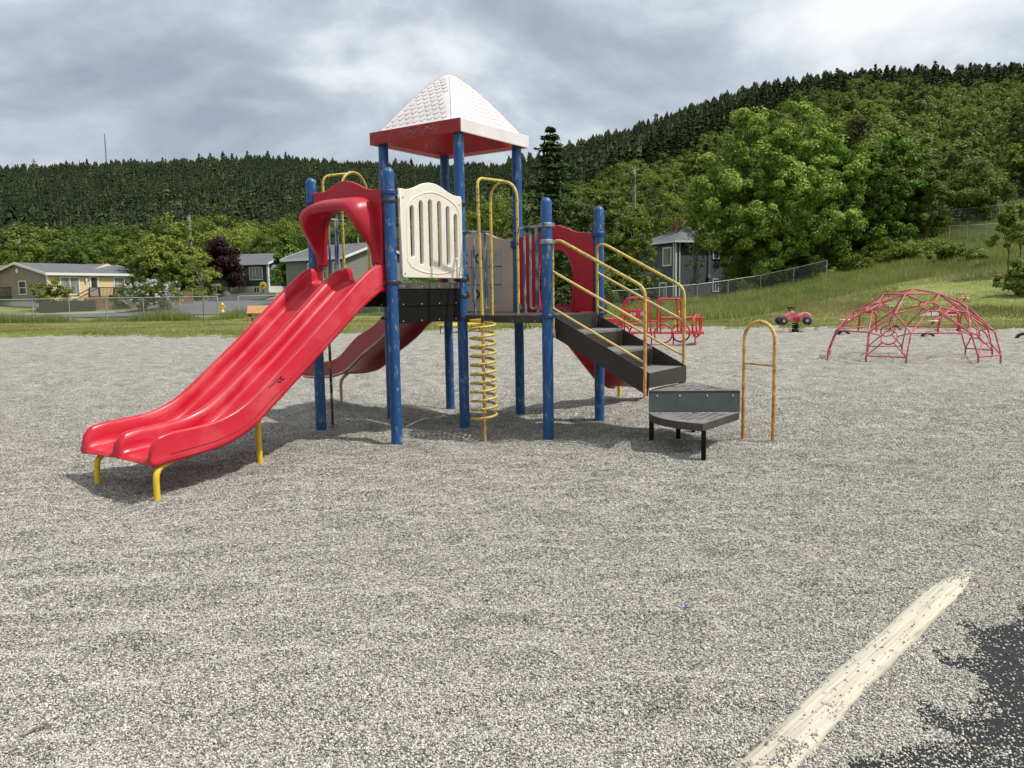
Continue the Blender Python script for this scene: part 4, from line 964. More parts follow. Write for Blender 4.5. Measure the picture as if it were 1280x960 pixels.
# ---- spring rider (quad bike)
gp = ground(994, 413.5); sr = empty('spring_rider', gp, 'faded red quad bike spring rider with black wheels at the edge of the gravel', 'spring rider')
D_r = gp.y; S = .031*1.03
def srp(x, z, y=0): return gp + Vector((x*1.1, y, z if z < .2 else z-.10))
prof = [(-.50, .62), (-.44, .74), (-.30, .80), (-.20, .86), (-.12, .88), (-.06, .82), (.02, .74), (.14, .74), (.28, .82), (.42, .82), (.54, .72), (.56, .60), (.46, .50), (.20, .44), (-.24, .44), (-.40, .50)]
V = []; ny = 7
b = MB(); secs_ = []
for k in range(ny):
    y = -.21+.42*k/(ny-1); s_ = 1-.20*(abs(k-3)/3)**2.2; cxp = sum(p[0] for p in prof)/len(prof); czp = .64
    secs_.append([srp(cxp+(x-cxp)*s_, czp+(z-czp)*s_, y) for x, z in prof])
n = len(prof); Vv = [p for s_ in secs_ for p in s_]
b.add(Vv, [(i*n+k, i*n+(k+1) % n, (i+1)*n+(k+1) % n, (i+1)*n+k) for i in range(ny-1) for k in range(n)], 0, True); b.add(secs_[0], [list(range(n))]); b.add(secs_[-1], [list(range(n))[::-1]])
srb = b.build('body', M_pinkpl, sr)
b = MB(); b.box(srp(-.02, .56, -.215), (.26, .02, .14)); b.build('side_recess', M_redfade, srb)
for (x, z, y) in ((-.50, .50, -.24), (-.50, .50, .24), (.32, .50, -.24), (.52, .46, .24)):
    w_ = MB().lathe(srp(x, z, y), [(.06, -.07), (.145, -.07), (.16, -.04), (.16, .04), (.145, .07), (.06, .07)], 20, axis=(0, 1, 0)).build('wheel', M_tyre, sr)
    MB().lathe(srp(x, z, y), [(.055, -.078), (.055, .078)], 12, axis=(0, 1, 0)).build('hub', M_galv, w_)
b = MB(); b.tube(smoothpath([srp(-.20, .86), srp(-.24, .98)], .02), .025, 8); b.tube(smoothpath([srp(-.10, .99, -.22), srp(-.22, 1.00, -.12), srp(-.24, 1.0, .12), srp(-.10, .99, .22)], .04), .026, 8); b.box(srp(-.22, 1.0), (.16, .2, .05)); b.build('handlebar', M_skirt, sr)
hp = [srp(.10*math.cos(t), .03+.40*t/(10*math.pi), .10*math.sin(t)) for t in np.linspace(0, 10*math.pi, 100)]
MB().tube(hp, .018, 7).build('spring', M_skirt, sr)
MB().lathe(srp(0, 0), [(.14, -.03), (.14, .035), (.05, .05)], 16).build('base_plate', M_skirt, sr)

# ---- red tubular truck climber
TD = 23.8; tr0 = ground(830, 430); trk = empty('truck_climber', Vector((atD(822, 420, TD).x, TD, 0)), 'red tubular truck shaped climber with hoop wheels behind the staircase', 'truck climber')
def tp_(px, py, dy=0): p = atD(px, py, TD); return Vector((p.x, TD+dy, p.z))
def tube_obj(name, pts, r, m, parent, rad=.08, closed=False): return MB().tube(smoothpath(pts, rad) if not closed else pts, r, 8, closed=closed).build(name, m, parent)
def hoop(px, py, r, dy, name='hoop_wheel', yaw=0.0, rr=.026):
    c = tp_(px, py, dy); ax_ = Vector((math.cos(yaw), math.sin(yaw), 0))
    return MB().tube([c+ax_*r*math.cos(t)+Vector((0, 0, r*math.sin(t))) for t in np.linspace(0, 2*math.pi, 29)[:-1]], rr, 8, closed=True).build(name, M_redtube, trk)
for px, dy in ((829.4, 0), (855.5, .5), (801.5, .5), (776, 0)): hoop(px, 417, .272, dy)
hoop(871.3, 408, .33, .1, 'end_hoop', R_(58), .03); hoop(876, 407, .30, .25, 'end_hoop', R_(62), .026)
for dy in (0, .55):
    b = MB(); b.tube([tp_(758, 416.5, dy), tp_(880, 416.5, dy)], .024, 8); b.build('side_rail', M_redtube, trk)
    b = MB(); b.tube([tp_(826, 397.5, dy), tp_(881, 397, dy)], .022, 8); b.build('side_rail', M_redtube, trk)
b = MB(); b.tube([tp_(781, 402, 0), tp_(830, 401.5, 0)], .02, 8); b.tube([tp_(781, 402, .55), tp_(830, 401.5, .55)], .02, 8); b.build('side_rail', M_redtube, trk)
for dy in (0, .55):
    tube_obj('cab_frame', [tp_(780.5, 416, dy), tp_(780.5, 387, dy), tp_(787, 372, dy), tp_(813, 372, dy), tp_(813, 416, dy)], .026, M_redtube, trk, .15)
    tube_obj('cab_frame', [tp_(825.8, 416, dy), tp_(826, 373.8, dy), tp_(851, 373.2, dy), tp_(852, 416, dy)], .026, M_redtube, trk, .12)
b = MB()
for x_, y_ in ((787, 372), (813, 372), (826, 373.8), (851, 373.4)): b.tube([tp_(x_, y_+1, 0), tp_(x_, y_+1, .55)], .022, 8)
b.build('cross_tube', M_redtube, trk)
b = MB(); c = tp_(794, 392.3, -.02); b.box(c, (.60, .03, .24)); pnl = b.build('dash_panel', M_redtube, trk, bevel=.01)
for px in (789.5, 792.5, 803): b = MB(); b.lathe(tp_(px, 392.3, -.035), [(.07 if px > 800 else .05, -.004), (.07 if px > 800 else .05, .006)], 16, axis=(0, -1, 0)); b.build('gauge_disc', M_tile, pnl)
b = MB(); b.prism([tp_(757, 398.5, -.05), tp_(781, 397.5, -.05), tp_(781, 397.5, .6), tp_(757, 398.5, .6)], (0, 0, -.06)); b.prism([tp_(757, 399, -.06), tp_(781, 398, -.06), tp_(775, 405, -.06), tp_(764, 404, -.06)], (0, .03, 0)); b.build('bonnet', M_redtube, trk)
b = MB(); b.prism([tp_(848, 414.5, 0), tp_(880, 414.5, 0), tp_(880, 414.5, .55), tp_(848, 414.5, .55)], (0, 0, -.05)); b.build('tail_seat', M_redtube, trk)
b = MB(); b.prism([tp_(826, 400.5, .05), tp_(834, 400.5, .05), tp_(834, 400.5, .5), tp_(826, 400.5, .5)], (0, 0, -.04)); b.build('cab_seat', M_redtube, trk)
b = MB()
for px, dy in ((869, .0), (792, .1), (818, .5), (846, .5), (763, .2)): p = tp_(px, 416.5, dy); b.tube([p, Vector((p.x, p.y, -.08))], .022, 8)
b.build('ground_posts', M_redtube, trk)
b = MB(); b.tube(smoothpath([tp_(853, 416, .25), tp_(853, 395, .25), tp_(850.5, 389, .25)], .05), .03, 8); b.tube([tp_(845, 400, .2), tp_(845, 406, .2)], .03, 8); b.tube([tp_(851, 391.5, .15), tp_(855, 392.5, .35)], .028, 8); b.build('yellow_lever', M_yelbr, trk)
c = tp_(800, 382, .2); b = MB(); b.tube([c+Vector((.13*math.cos(t), .05*math.cos(t), .13*math.sin(t))) for t in np.linspace(0, 2*math.pi, 17)[:-1]], .012, 6, closed=True); b.tube([c, tp_(797, 391, .1)], .014, 6); b.build('steering_wheel', M_redtube, trk)

# ---- seesaws and half buried tyres
def tyre(p, lab, rz=0.3, r=.23, sink=.06):
    b = MB(); e_ = empty('half_tyre', p, lab, 'tyre', 'half buried tyres under the seesaw ends'); ax_ = Vector((math.sin(rz), math.cos(rz), 0)); tx = Vector((ax_.y, -ax_.x, 0))
    n = 18; V = []; prof_ = [(.62, -.07), (.86, -.095), (.97, -.08), (1.0, -.04), (1.0, .04), (.97, .08), (.86, .095), (.62, .07), (.66, .0)]
    m_ = len(prof_)
    for i in range(n+1):
        t = -.25 + (math.pi+.5)*i/n
        for q, y in prof_: V.append(Vector(p)+tx*(q*r*math.cos(t))+ax_*y+Vector((0, 0, q*r*math.sin(t)-sink+.02)))
    fs = [(i*m_+k, i*m_+(k+1) % m_, (i+1)*m_+(k+1) % m_, (i+1)*m_+k) for i in range(n) for k in range(m_)]
    b.add(V, fs, 0, True); b.build('rubber', M_tyre, e_); return e_
def seesaw(lo, hi, lab):
    lo, hi = Vector(lo), Vector(hi); mid = (lo+hi)/2; s = empty('seesaw', (mid.x, mid.y, 0), lab, 'seesaw', 'seesaws behind the climbing dome')
    zl, zh = .44, 1.16; A_ = Vector((lo.x, lo.y, zl)); B_ = Vector((hi.x, hi.y, zh)); d = (B_-A_).normalized(); side = d.cross(Vector((0, 0, 1))).normalized(); up = side.cross(d)
    MB().tube([A_, B_], .042, 10).build('beam', M_pink, s)
    b = MB()
    for q in (-1, 1): b.tube(smoothpath([Vector((mid.x, mid.y, -.1))+side*q*.34, Vector((mid.x, mid.y, .74))+side*q*.28, Vector((mid.x, mid.y, .74))], .1), .034, 10)
    b.tube([Vector((mid.x, mid.y, .74))-side*.2, Vector((mid.x, mid.y, .74))+side*.2], .05, 10); b.build('pivot_stand', M_redtube, s)
    for p_, sg in ((A_, 1), (B_, -1)):
        c = p_+d*sg*.10+up*.065; b = MB(); b.box(c, (.34, .26, .04), math.atan2(d.y, d.x)); b.build('seat', M_creamseat, s, bevel=.015)
        h0 = p_+d*sg*.50; b = MB(); b.tube(smoothpath([h0-side*.02, h0-side*.15+up*.10, h0-side*.15+up*.30, h0+side*.15+up*.30, h0+side*.15+up*.10, h0+side*.02], .05), .016, 8); b.build('handle', M_pink, s)
        b = MB(); b.tube([h0+d*sg*-.2-side*.25, h0+d*sg*-.2+side*.25], .016, 6); b.build('foot_rest', M_pink, s)
lo1, hi1 = (.5255*25.9, 25.9, 0), (.5650*28.9, 28.9, 0); lo2, hi2 = (.4150*28.0, 28.0, 0), (.4720*31.0, 31.0, 0)
seesaw(lo1, hi1, 'faded red seesaw behind the middle of the climbing dome, its cream low seat nearest')
seesaw(lo2, hi2, 'faded red seesaw behind the left side of the climbing dome')
tyre((lo1[0]-.12, lo1[1], 0), 'black half buried tyre under the low end of the right seesaw', .5)
tyre((hi1[0]+.02, hi1[1]+.1, 0), 'black half buried tyre under the raised end of the right seesaw', .5)
tyre((lo2[0]+.02, lo2[1], 0), 'black half buried tyre beside the left foot of the dome', .6)
tyre((hi2[0]+.1, hi2[1]-.3, 0), 'black half buried tyre under the raised end of the left seesaw', .6)
tyre((.6405*24.6, 24.6, 0), 'black half buried tyre cut off at the right edge of the picture', .4)

# ---- low yellow bench and small dark stand seen between the posts
y0 = Vector((-3.05, 33.3, 0)); y1_ = Vector((-1.75, 36.0, 0)); yb = empty('yellow_bench', (y0+y1_)/2, 'low yellow bench on black legs far across the gravel, seen between the blue posts', 'bench')
d = (y1_-y0).normalized(); sd = Vector((d.y, -d.x, 0))
MB().prism([y0-sd*.0+Vector((0, 0, .30)), y0+sd*.62+Vector((0, 0, .30)), y1_+sd*.62+Vector((0, 0, .30)), y1_+Vector((0, 0, .30))], (0, 0, .09)).build('seat_slab', M_yelbr, yb, bevel=.01)
for c in (y0+d*.12, y1_-d*.12):
    MB().tube(smoothpath([c+sd*.05+Vector((0, 0, -.05)), c+sd*.05+Vector((0, 0, .28)), c+sd*.57+Vector((0, 0, .28)), c+sd*.57+Vector((0, 0, -.05))], .03), .02, 6).build('leg_frame', M_skirt, yb)
c = ground(659, 411.5); ds = empty('dark_stand', c, 'small dark steel A shaped stand far off between two blue posts', 'stand')
MB().tube([c+Vector((-.14, 0, 0)), c+Vector((.02, 0, .36)), c+Vector((.16, 0, 0))], .022, 6).build('front_legs', M_skirt, ds)
MB().tube([c+Vector((-.14, .5, 0)), c+Vector((.02, .5, .36)), c+Vector((.16, .5, 0))], .022, 6).build('rear_legs', M_skirt, ds)
MB().tube([c+Vector((.02, 0, .36)), c+Vector((.02, .5, .36))], .022, 6).build('top_bar', M_skirt, ds)

# ---- bleached timber edging and rubber mat in the foreground
e0 = ground(962, 962); e1 = ground(1212, 711); dt = (e1-e0).normalized(); e0 = e0-dt*1.1; sdt = Vector((dt.y, -dt.x, 0))
nst = 60; secs_ = []; Lt = (e1-e0).length
for i in range(nst+1):
    t = i/nst; c = e0+dt*Lt*t; zt = .058-.012*t-.030*max(0, (t-.86)/.14)**1.3; wv = .006*math.sin(t*9)+.004*math.sin(t*23); hw = .076+.003*math.sin(t*5+1)-(.035*max(0, (t-.85)/.15))
    ring = []
    for a in (-1, -.98, -.9, -.72, -.4, 0, .4, .72, .9, .98, 1):
        drop = .022*abs(a)**9+.004*abs(a)**2+.0025*float(vnoise(t*60, a*3+5)); ring.append(c+sdt*(a*hw+wv)+Vector((0, 0, zt-drop)))
    ring += [c+sdt*(hw+wv+.004)+Vector((0, 0, -.08)), c+sdt*(-hw+wv-.004)+Vector((0, 0, -.08))]
    secs_.append(ring)
timber = sweep(secs_, 'timber_edging', M_timber, None)
timber['label'] = 'bleached half buried timber beam with scattered gravel at the lower right'; timber['category'] = 'timber beam'
mm = MB(); pm = [(1.05, 1.9), (5.4, 1.2), (7.2, 3.2), (6.3, 5.6), (3.0, 4.3)]
b = MB(); b.prism([(x, y, -.014) for x, y in [(.9, 1.2), (7.0, 1.2), (7.0, 4.9), (3.2, 4.35), (2.2, 3.95), (1.15, 3.0)]], (0, 0, .018)); rm = b.build('rubber_mat', M_mat); tag(rm, 'black rubber safety mat showing through gravel in the lower right corner', 'rubber mat')

# ================================================================== LOOSE STONES
def rocks_proto(k):
    r_ = np.random.RandomState(k); bm = bmesh.new(); bmesh.ops.create_icosphere(bm, subdivisions=1, radius=.5)
    sx, sy, sz = 1.0, .62+.3*r_.rand(), .45+.25*r_.rand()
    for v in bm.verts: v.co = Vector((v.co.x*sx, v.co.y*sy, v.co.z*sz))*(1+(r_.rand()-.5)*.38)
    me = bpy.data.meshes.new('stone'); bm.to_mesh(me); bm.free(); return me
def stone_mat():
    m = bpy.data.materials.new('stones'); m.use_nodes = True; t = m.node_tree; b = t.nodes['Principled BSDF']; b.inputs['Roughness'].default_value = .8; b.inputs['Specular IOR Level'].default_value = .3
    oi = nn(t, 'ShaderNodeAttribute', attribute_name='tint', attribute_type='INSTANCER'); ramp = nn(t, 'ShaderNodeValToRGB'); t.links.new(oi.outputs['Fac'], ramp.inputs[0]); c = ramp.color_ramp
    c.elements[0].position = 0; c.elements[0].color = (.08, .083, .083, 1); c.elements[1].position = 1; c.elements[1].color = (.82, .77, .68, 1)
    for p, q in ((.15, (.145, .144, .138, 1)), (.38, (.32, .309, .279, 1)), (.66, (.50, .475, .41, 1)), (.88, (.65, .612, .53, 1)), (.95, (.36, .29, .22, 1)), (.965, (.66, .63, .55, 1))):
        e_ = c.elements.new(p); e_.color = q
    t.links.new(ramp.outputs[0], b.inputs['Base Color']); return m
M_stone = stone_mat()
stone_col = bpy.data.collections.new('stone_kinds')
for k in range(5):
    me = rocks_proto(k); me.materials.append(M_stone); stone_col.objects.link(bpy.data.objects.new('stone_kind', me))
def scatter_obj(name, pts, scl, rot, tint, coll):
    me = bpy.data.meshes.new(name); me.vertices.add(len(pts)); me.vertices.foreach_set('co', np.asarray(pts, np.float32).ravel())
    a = me.attributes.new('scl', 'FLOAT', 'POINT'); a.data.foreach_set('value', np.asarray(scl, np.float32))
    a = me.attributes.new('tint', 'FLOAT', 'POINT'); a.data.foreach_set('value', np.asarray(tint, np.float32))
    a = me.attributes.new('rot', 'FLOAT_VECTOR', 'POINT'); a.data.foreach_set('vector', np.asarray(rot, np.float32).ravel())
    a = me.attributes.new('idx', 'INT', 'POINT'); a.data.foreach_set('value', np.random.RandomState(1).randint(0, 5, len(pts)).astype(np.int32))
    o_ = bpy.data.objects.new(name, me); COL.objects.link(o_)
    ng = bpy.data.node_groups.new(name, 'GeometryNodeTree'); ng.interface.new_socket('Geometry', in_out='INPUT', socket_type='NodeSocketGeometry'); ng.interface.new_socket('Geometry', in_out='OUTPUT', socket_type='NodeSocketGeometry')
    gi_ = ng.nodes.new('NodeGroupInput'); go = ng.nodes.new('NodeGroupOutput'); ip = ng.nodes.new('GeometryNodeInstanceOnPoints'); ci = ng.nodes.new('GeometryNodeCollectionInfo')
    ci.inputs['Collection'].default_value = coll; ci.inputs['Separate Children'].default_value = True; ci.inputs['Reset Children'].default_value = True
    def att(nm, dt_):
        n_ = ng.nodes.new('GeometryNodeInputNamedAttribute'); n_.data_type = dt_; n_.inputs['Name'].default_value = nm; return n_.outputs['Attribute']
    m2p = ng.nodes.new('GeometryNodeMeshToPoints')
    ng.links.new(gi_.outputs[0], m2p.inputs[0]); ng.links.new(m2p.outputs[0], ip.inputs['Points']); ng.links.new(ci.outputs[0], ip.inputs['Instance'])
    ip.inputs['Pick Instance'].default_value = True
    ng.links.new(att('idx', 'INT'), ip.inputs['Instance Index'])
    e2r = ng.nodes.new('FunctionNodeEulerToRotation'); ng.links.new(att('rot', 'FLOAT_VECTOR'), e2r.inputs[0]); ng.links.new(e2r.outputs[0], ip.inputs['Rotation'])
    ng.links.new(att('scl', 'FLOAT'), ip.inputs['Scale']); ng.links.new(ip.outputs[0], go.inputs[0])
    md = o_.modifiers.new('scatter', 'NODES'); md.node_group = ng; return o_
rs_ = np.random.RandomState(3)
NS = 760000
y = 1.9 + (14-1.9)*rs_.rand(NS)**1.5; x = (rs_.rand(NS)*2-1)*(y*.70+.12)
d_m = dist_poly(x, y, mat_poly) + (vnoise(x*7, y*7, 11)-.5)*.22 + (vnoise(x*22, y*22, 12)-.5)*.07
on_mat = d_m < -.01
pk = np.where(on_mat, .05+.30*np.exp(d_m*9)+.25*(vnoise(x*4, y*4, 31) > .66), 1.0)
tx_ = (x-e0.x)*sdt.x+(y-e0.y)*sdt.y; tl_ = (x-e0.x)*dt.x+(y-e0.y)*dt.y
on_t = (abs(tx_) < .080) & (tl_ < Lt) & (tl_ > 0)
pt = .04+.75*np.clip((vnoise(x*5, y*5, 17)-.45)*5, 0, 1)*(vnoise(x*19, y*19, 19) > .35)+1.0*np.clip((tl_-Lt+.35)/.3, 0, 1)
kp = rs_.rand(NS) < np.where(on_t, pt*.55, pk)*np.clip((14-y)/6, 0, 1)
x, y, on_mat, on_t, tx_, tl_ = x[kp], y[kp], on_mat[kp], on_t[kp], tx_[kp], tl_[kp]; n_ = len(x)
size = .0062+.0060*rs_.rand(n_)**1.6; size *= 1+.05*np.maximum(y-3, 0)
z = np.where(on_mat, .004, G_h(x, y)); tt = tl_/Lt
zt = .058-.012*tt-.030*np.clip((tt-.86)/.14, 0, None)**1.3-.022*(np.abs(tx_)/.078)**9
z = np.where(on_t, zt, z)+size*.22
rot = np.stack([(rs_.rand(n_)-.5)*1.1, (rs_.rand(n_)-.5)*1.1, rs_.rand(n_)*6.28], -1)
so_ = scatter_obj('loose_gravel', np.stack([x, y, z], -1), size, rot, rs_.rand(n_), stone_col); tag(so_, kind='stuff')
# a few bigger finds : sticks and a bottle cap sized scrap
def stick(px, py, l, ang, r, lab, m=M_wood2, name='twig'):
    g_ = ground(px, py); d = Vector((math.cos(ang), math.sin(ang), 0)); s = Vector((-d.y, d.x, 0))
    z = float(G_h(g_.x, g_.y))+.012
    o_ = MB().tube([g_-d*l/2+Vector((0, 0, z)), g_-d*l*.1+s*l*.05+Vector((0, 0, z+.006)), g_+d*l/2+Vector((0, 0, z))], [r*.6, r, r*.5], 6).build(name, m); tag(o_, lab, name.replace('_', ' ')); return o_
stick(48, 922, .10, .9, .006, 'short grey twig on the gravel near the lower left corner', M_barkpale)
stick(800, 845, .22, 3.0, .003, 'thin pale straw lying on the gravel left of the timber beam', M_creamd, 'straw')
stick(858, 773, .03, .4, .007, 'tiny blue scrap on the gravel in the middle foreground', M_blue, 'plastic_scrap')
stick(782, 901, .03, 1.4, .009, 'small white chip on the gravel near the bottom centre', M_trim, 'paper_scrap')

# ================================================================== FENCES
def chainlink(name, pts, h, spacing, lab, rail=True, botrail=False, post_r=.03, wire_d=.075, group=None, t=.0055):
    """pts: plan polyline (x, y)"""
    root = empty('chain_link_fence', (pts[0][0], pts[0][1], Tz(*pts[0])), lab, 'fence', group)
    S_ = [0]; 
    for i in range(1, len(pts)): S_.append(S_[-1]+math.hypot(pts[i][0]-pts[i-1][0], pts[i][1]-pts[i-1][1]))
    Lf = S_[-1]; n = max(1, round(Lf/spacing))
    def at(s, z=0): x = float(np.interp(s, S_, [p[0] for p in pts])); y = float(np.interp(s, S_, [p[1] for p in pts])); return Vector((x, y, Tz(x, y)+.02+z))
    hs = [at(Lf*i/n) for i in range(n+1)]
    for i, p in enumerate(hs): MB().tube([p-Vector((0, 0, .3)), p+Vector((0, 0, h+.03))], post_r*(1.5 if i in (0, n) else 1), 8).build('post', M_galv, root)
    b = MB()
    b.tube([p+Vector((0, 0, h)) for p in hs], .030, 7); 
    if botrail: b.tube([p+Vector((0, 0, .08)) for p in hs], .02, 6)
    b.build('rail', M_galv, root)
    V = []; m_ = int(Lf/wire_d)
    k = h/wire_d/1.0
    def top_(s): 
        s = min(max(s, 0), Lf); i = min(int(s/Lf*n), n-1); f = s/Lf*n-i; return hs[i].lerp(hs[i+1], f)
    run = h  # 45 degree strands
    for j in range(-int(run/wire_d), m_):
        for sgn in (1, -1):
            s0 = j*wire_d; s1 = s0+run; za, zb = (0, h) if sgn > 0 else (h, 0)
            if s0 < 0: za = za+(zb-za)*(-s0/run); s0 = 0
            if s1 > Lf: zb = za+(zb-za)*((Lf-s0)/(s1-s0)); s1 = Lf
            a = top_(s0)+Vector((0, 0, za)); c = top_(s1)+Vector((0, 0, zb)); w_ = Vector((0, 0, t))
            V += [a-w_, c-w_, c+w_, a+w_]
    Fq_ = np.arange(len(V)).reshape(-1, 4); b0 = wloc(root)
    me = np_mesh('wire_mesh', np.array([tuple(v-b0) for v in V]), Fq_, M_wire)
    o_ = bpy.data.objects.new('wire_mesh', me); COL.objects.link(o_); o_.parent = root
    return root
def pa(px, D, off=0): return (atD(px, 380, D).x, D)
chainlink('f', [pa(-140, 55.5), pa(77, 55.5), pa(215, 56), pa(272, 56.5)], 1.66, 2.62, 'long chain link fence with galvanised posts in front of the street on the left')
chainlink('f', [pa(298, 58.5), pa(322, 59), pa(420, 59.5), pa(520, 60.5), pa(640, 62)], 1.60, 2.5, 'chain link fence behind the play structure, right of the gap by the hydrant')
MB_ = None
gpost = Vector((*pa(272, 56.5), 0))
chainlink('f', [pa(655, 63), pa(740, 63.5), pa(790, 64), pa(877, 65), pa(920, 66), pa(961, 66.3), pa(1000, 66.6), pa(1032, 66.8)], 1.45, 2.9, 'chain link fence climbing the grass slope in front of the dark blue house', t=.003, wire_d=.10)
def hfence(): 
    return chainlink('f', [hit(1186, 301), hit(1230, 300), hit(1280, 297), hit(1340, 293)], 1.30, 1.7, 'upper chain link fence with top and bottom rails on the rise at the right edge', botrail=True)
hfence()
chainlink('f', [hit(1152, 286), hit(1185, 284), hit(1300, 278)], 1.6, 3.2, 'tall chain link fence standing behind the upper right fence', wire_d=.12)

# ================================================================== HOUSES
def house(name, lab, cat, corner, rz, W, Dp, zb, hw, rise, wall_m, roof_m, roof='gable_x', over=.35, fh=0.0, wall_m2=None, extra=None, ridge_back=None):
    """corner: front/side corner at origin; x runs along the front, y goes back. gable_x: ridge along x"""
    root = empty(name, corner, lab, cat, rz=rz)
    root.location = (corner[0], corner[1], zb)
    def B(nm, b, m, par=root, **k): 
        o_ = b.build(nm, m, None, **k); o_.parent = par; return o_
    b = MB()
    if roof == 'gable_x':
        for (x0, x1) in ((0, W),):
            b.add([(x0, 0, fh), (x1, 0, fh), (x1, Dp, fh), (x0, Dp, fh), (x0, 0, hw), (x1, 0, hw), (x1, Dp, hw), (x0, Dp, hw), (x0, Dp/2, hw+rise), (x1, Dp/2, hw+rise)],
                  [(0, 1, 5, 4), (2, 3, 7, 6), (1, 2, 6, 9, 5), (3, 0, 4, 8, 7)])
    elif roof == 'gable_y':
        b.add([(0, 0, fh), (W, 0, fh), (W, Dp, fh), (0, Dp, fh), (0, 0, hw), (W, 0, hw), (W, Dp, hw), (0, Dp, hw), (W/2, 0, hw+rise), (W/2, Dp, hw+rise)],
              [(0, 1, 5, 8, 4), (2, 3, 7, 9, 6), (1, 2, 6, 5), (3, 0, 4, 7)])
    else: b.box((W/2, Dp/2, (hw+fh)/2), (W, Dp, hw-fh))
    wall = B('wall', b, wall_m)
    if fh > 0: B('foundation', MB().box((W/2, Dp/2, fh/2-.6), (W-.04, Dp-.04, fh+1.2)), M_found)
    o_ = over; t = .14; b = MB()
    if roof == 'gable_x':
        s_ = rise/(Dp/2)
        for sg, ya in ((1, -o_), (-1, Dp+o_)):
            ze = hw-s_*o_; y1 = Dp/2
            b.hexa([(-o_, ya, ze), (W+o_, ya, ze), (W+o_, y1, hw+rise), (-o_, y1, hw+rise), (-o_, ya, ze+t), (W+o_, ya, ze+t), (W+o_, y1, hw+rise+t), (-o_, y1, hw+rise+t)])
        rf = B('roof', b, roof_m)
        f = MB(); ze = hw-s_*o_
        f.box((W/2, -o_-.02, ze+t/2-.02), (W+2*o_+.02, .04, t+.10))
        for xx in (-o_-.02, W+o_+.02):
            for sg, ya in ((1, -o_), (-1, Dp+o_)): f.hexa([(xx-.02, ya, ze-.06), (xx+.02, ya, ze-.06), (xx+.02, Dp/2, hw+rise-.06), (xx-.02, Dp/2, hw+rise-.06), (xx-.02, ya, ze+t+.02), (xx+.02, ya, ze+t+.02), (xx+.02, Dp/2, hw+rise+t+.02), (xx-.02, Dp/2, hw+rise+t+.02)])
        B('fascia', f, M_trim, rf)
    elif roof == 'gable_y':
        s_ = rise/(W/2)
        for xa in (-o_, W+o_):
            ze = hw-s_*o_
            b.hexa([(xa, -o_, ze), (W/2, -o_, hw+rise), (W/2, Dp+o_, hw+rise), (xa, Dp+o_, ze), (xa, -o_, ze+t), (W/2, -o_, hw+rise+t), (W/2, Dp+o_, hw+rise+t), (xa, Dp+o_, ze+t)])
        rf = B('roof', b, roof_m); f = MB(); ze = hw-s_*o_
        for xa in (-o_, W+o_): f.hexa([(xa, -o_-.04, ze-.06), (W/2, -o_-.04, hw+rise-.06), (W/2, -o_, hw+rise-.06), (xa, -o_, ze-.06), (xa, -o_-.04, ze+t), (W/2, -o_-.04, hw+rise+t), (W/2, -o_, hw+rise+t), (xa, -o_, ze+t)]); f.box((xa, Dp/2, ze+t/2), (.05, Dp+2*o_, t+.06))
        B('fascia', f, M_trim, rf)
    else:   # hip
        rl = max(.2, W-Dp) if W > Dp else .2; xm0 = (W-rl)/2; xm1 = W-xm0
        b.add([(-o_, -o_, hw), (W+o_, -o_, hw), (W+o_, Dp+o_, hw), (-o_, Dp+o_, hw), (xm0, Dp/2, hw+rise), (xm1, Dp/2, hw+rise)], [(0, 1, 5, 4), (1, 2, 5), (2, 3, 4, 5), (3, 0, 4), (3, 2, 1, 0)])
        rf = B('roof', b, roof_m); f = MB()
        for c, s_ in (((W/2, -o_-.02), (W+2*o_, .05)), ((-o_-.02, Dp/2), (.05, Dp+2*o_)), ((W+o_+.02, Dp/2), (.05, Dp+2*o_)), ((W/2, Dp+o_+.02), (W+2*o_, .05))): f.box((*c, hw-.05), (*s_, .18))
        B('fascia', f, M_trim, rf)
    def win(side, p, z0, w_, h_, bars_=(1, 1), glass=M_glass, name='window', fr=.09):
        """side 'f' front (y=0), 'l' x=0, 'r' x=W ; p centre along the side"""
        def W3(a, z, off):
            return {'f': Vector((a, -off, z)), 'l': Vector((-off, a, z)), 'r': Vector((W+off, a, z))}[side]
        def bx(b, a0, a1, z0_, z1_, o0, o1):
            P_ = [W3(a0, z0_, o0), W3(a1, z0_, o0), W3(a1, z0_, o1), W3(a0, z0_, o1), W3(a0, z1_, o0), W3(a1, z1_, o0), W3(a1, z1_, o1), W3(a0, z1_, o1)]; b.hexa(P_)
        b = MB(); a0, a1, zt = p-w_/2, p+w_/2, z0+h_
        bx(b, a0, a0+fr, z0, zt, .003, .07); bx(b, a1-fr, a1, z0, zt, .003, .07); bx(b, a0+fr, a1-fr, z0, z0+fr, .003, .07); bx(b, a0+fr, a1-fr, zt-fr, zt, .003, .07)
        for k in range(1, bars_[0]): c = a0+(a1-a0)*k/bars_[0]; bx(b, c-fr*.4, c+fr*.4, z0+fr, zt-fr, .003, .06)
        for k in range(1, bars_[1]): c = z0+h_*k/bars_[1]; bx(b, a0+fr, a1-fr, c-fr*.35, c+fr*.35, .003, .055)
        wo = B(name, b, M_trim); g = MB(); bx(g, a0+fr*.5, a1-fr*.5, z0+fr*.5, zt-fr*.5, .004, .03); B('pane', g, glass, wo); return wo
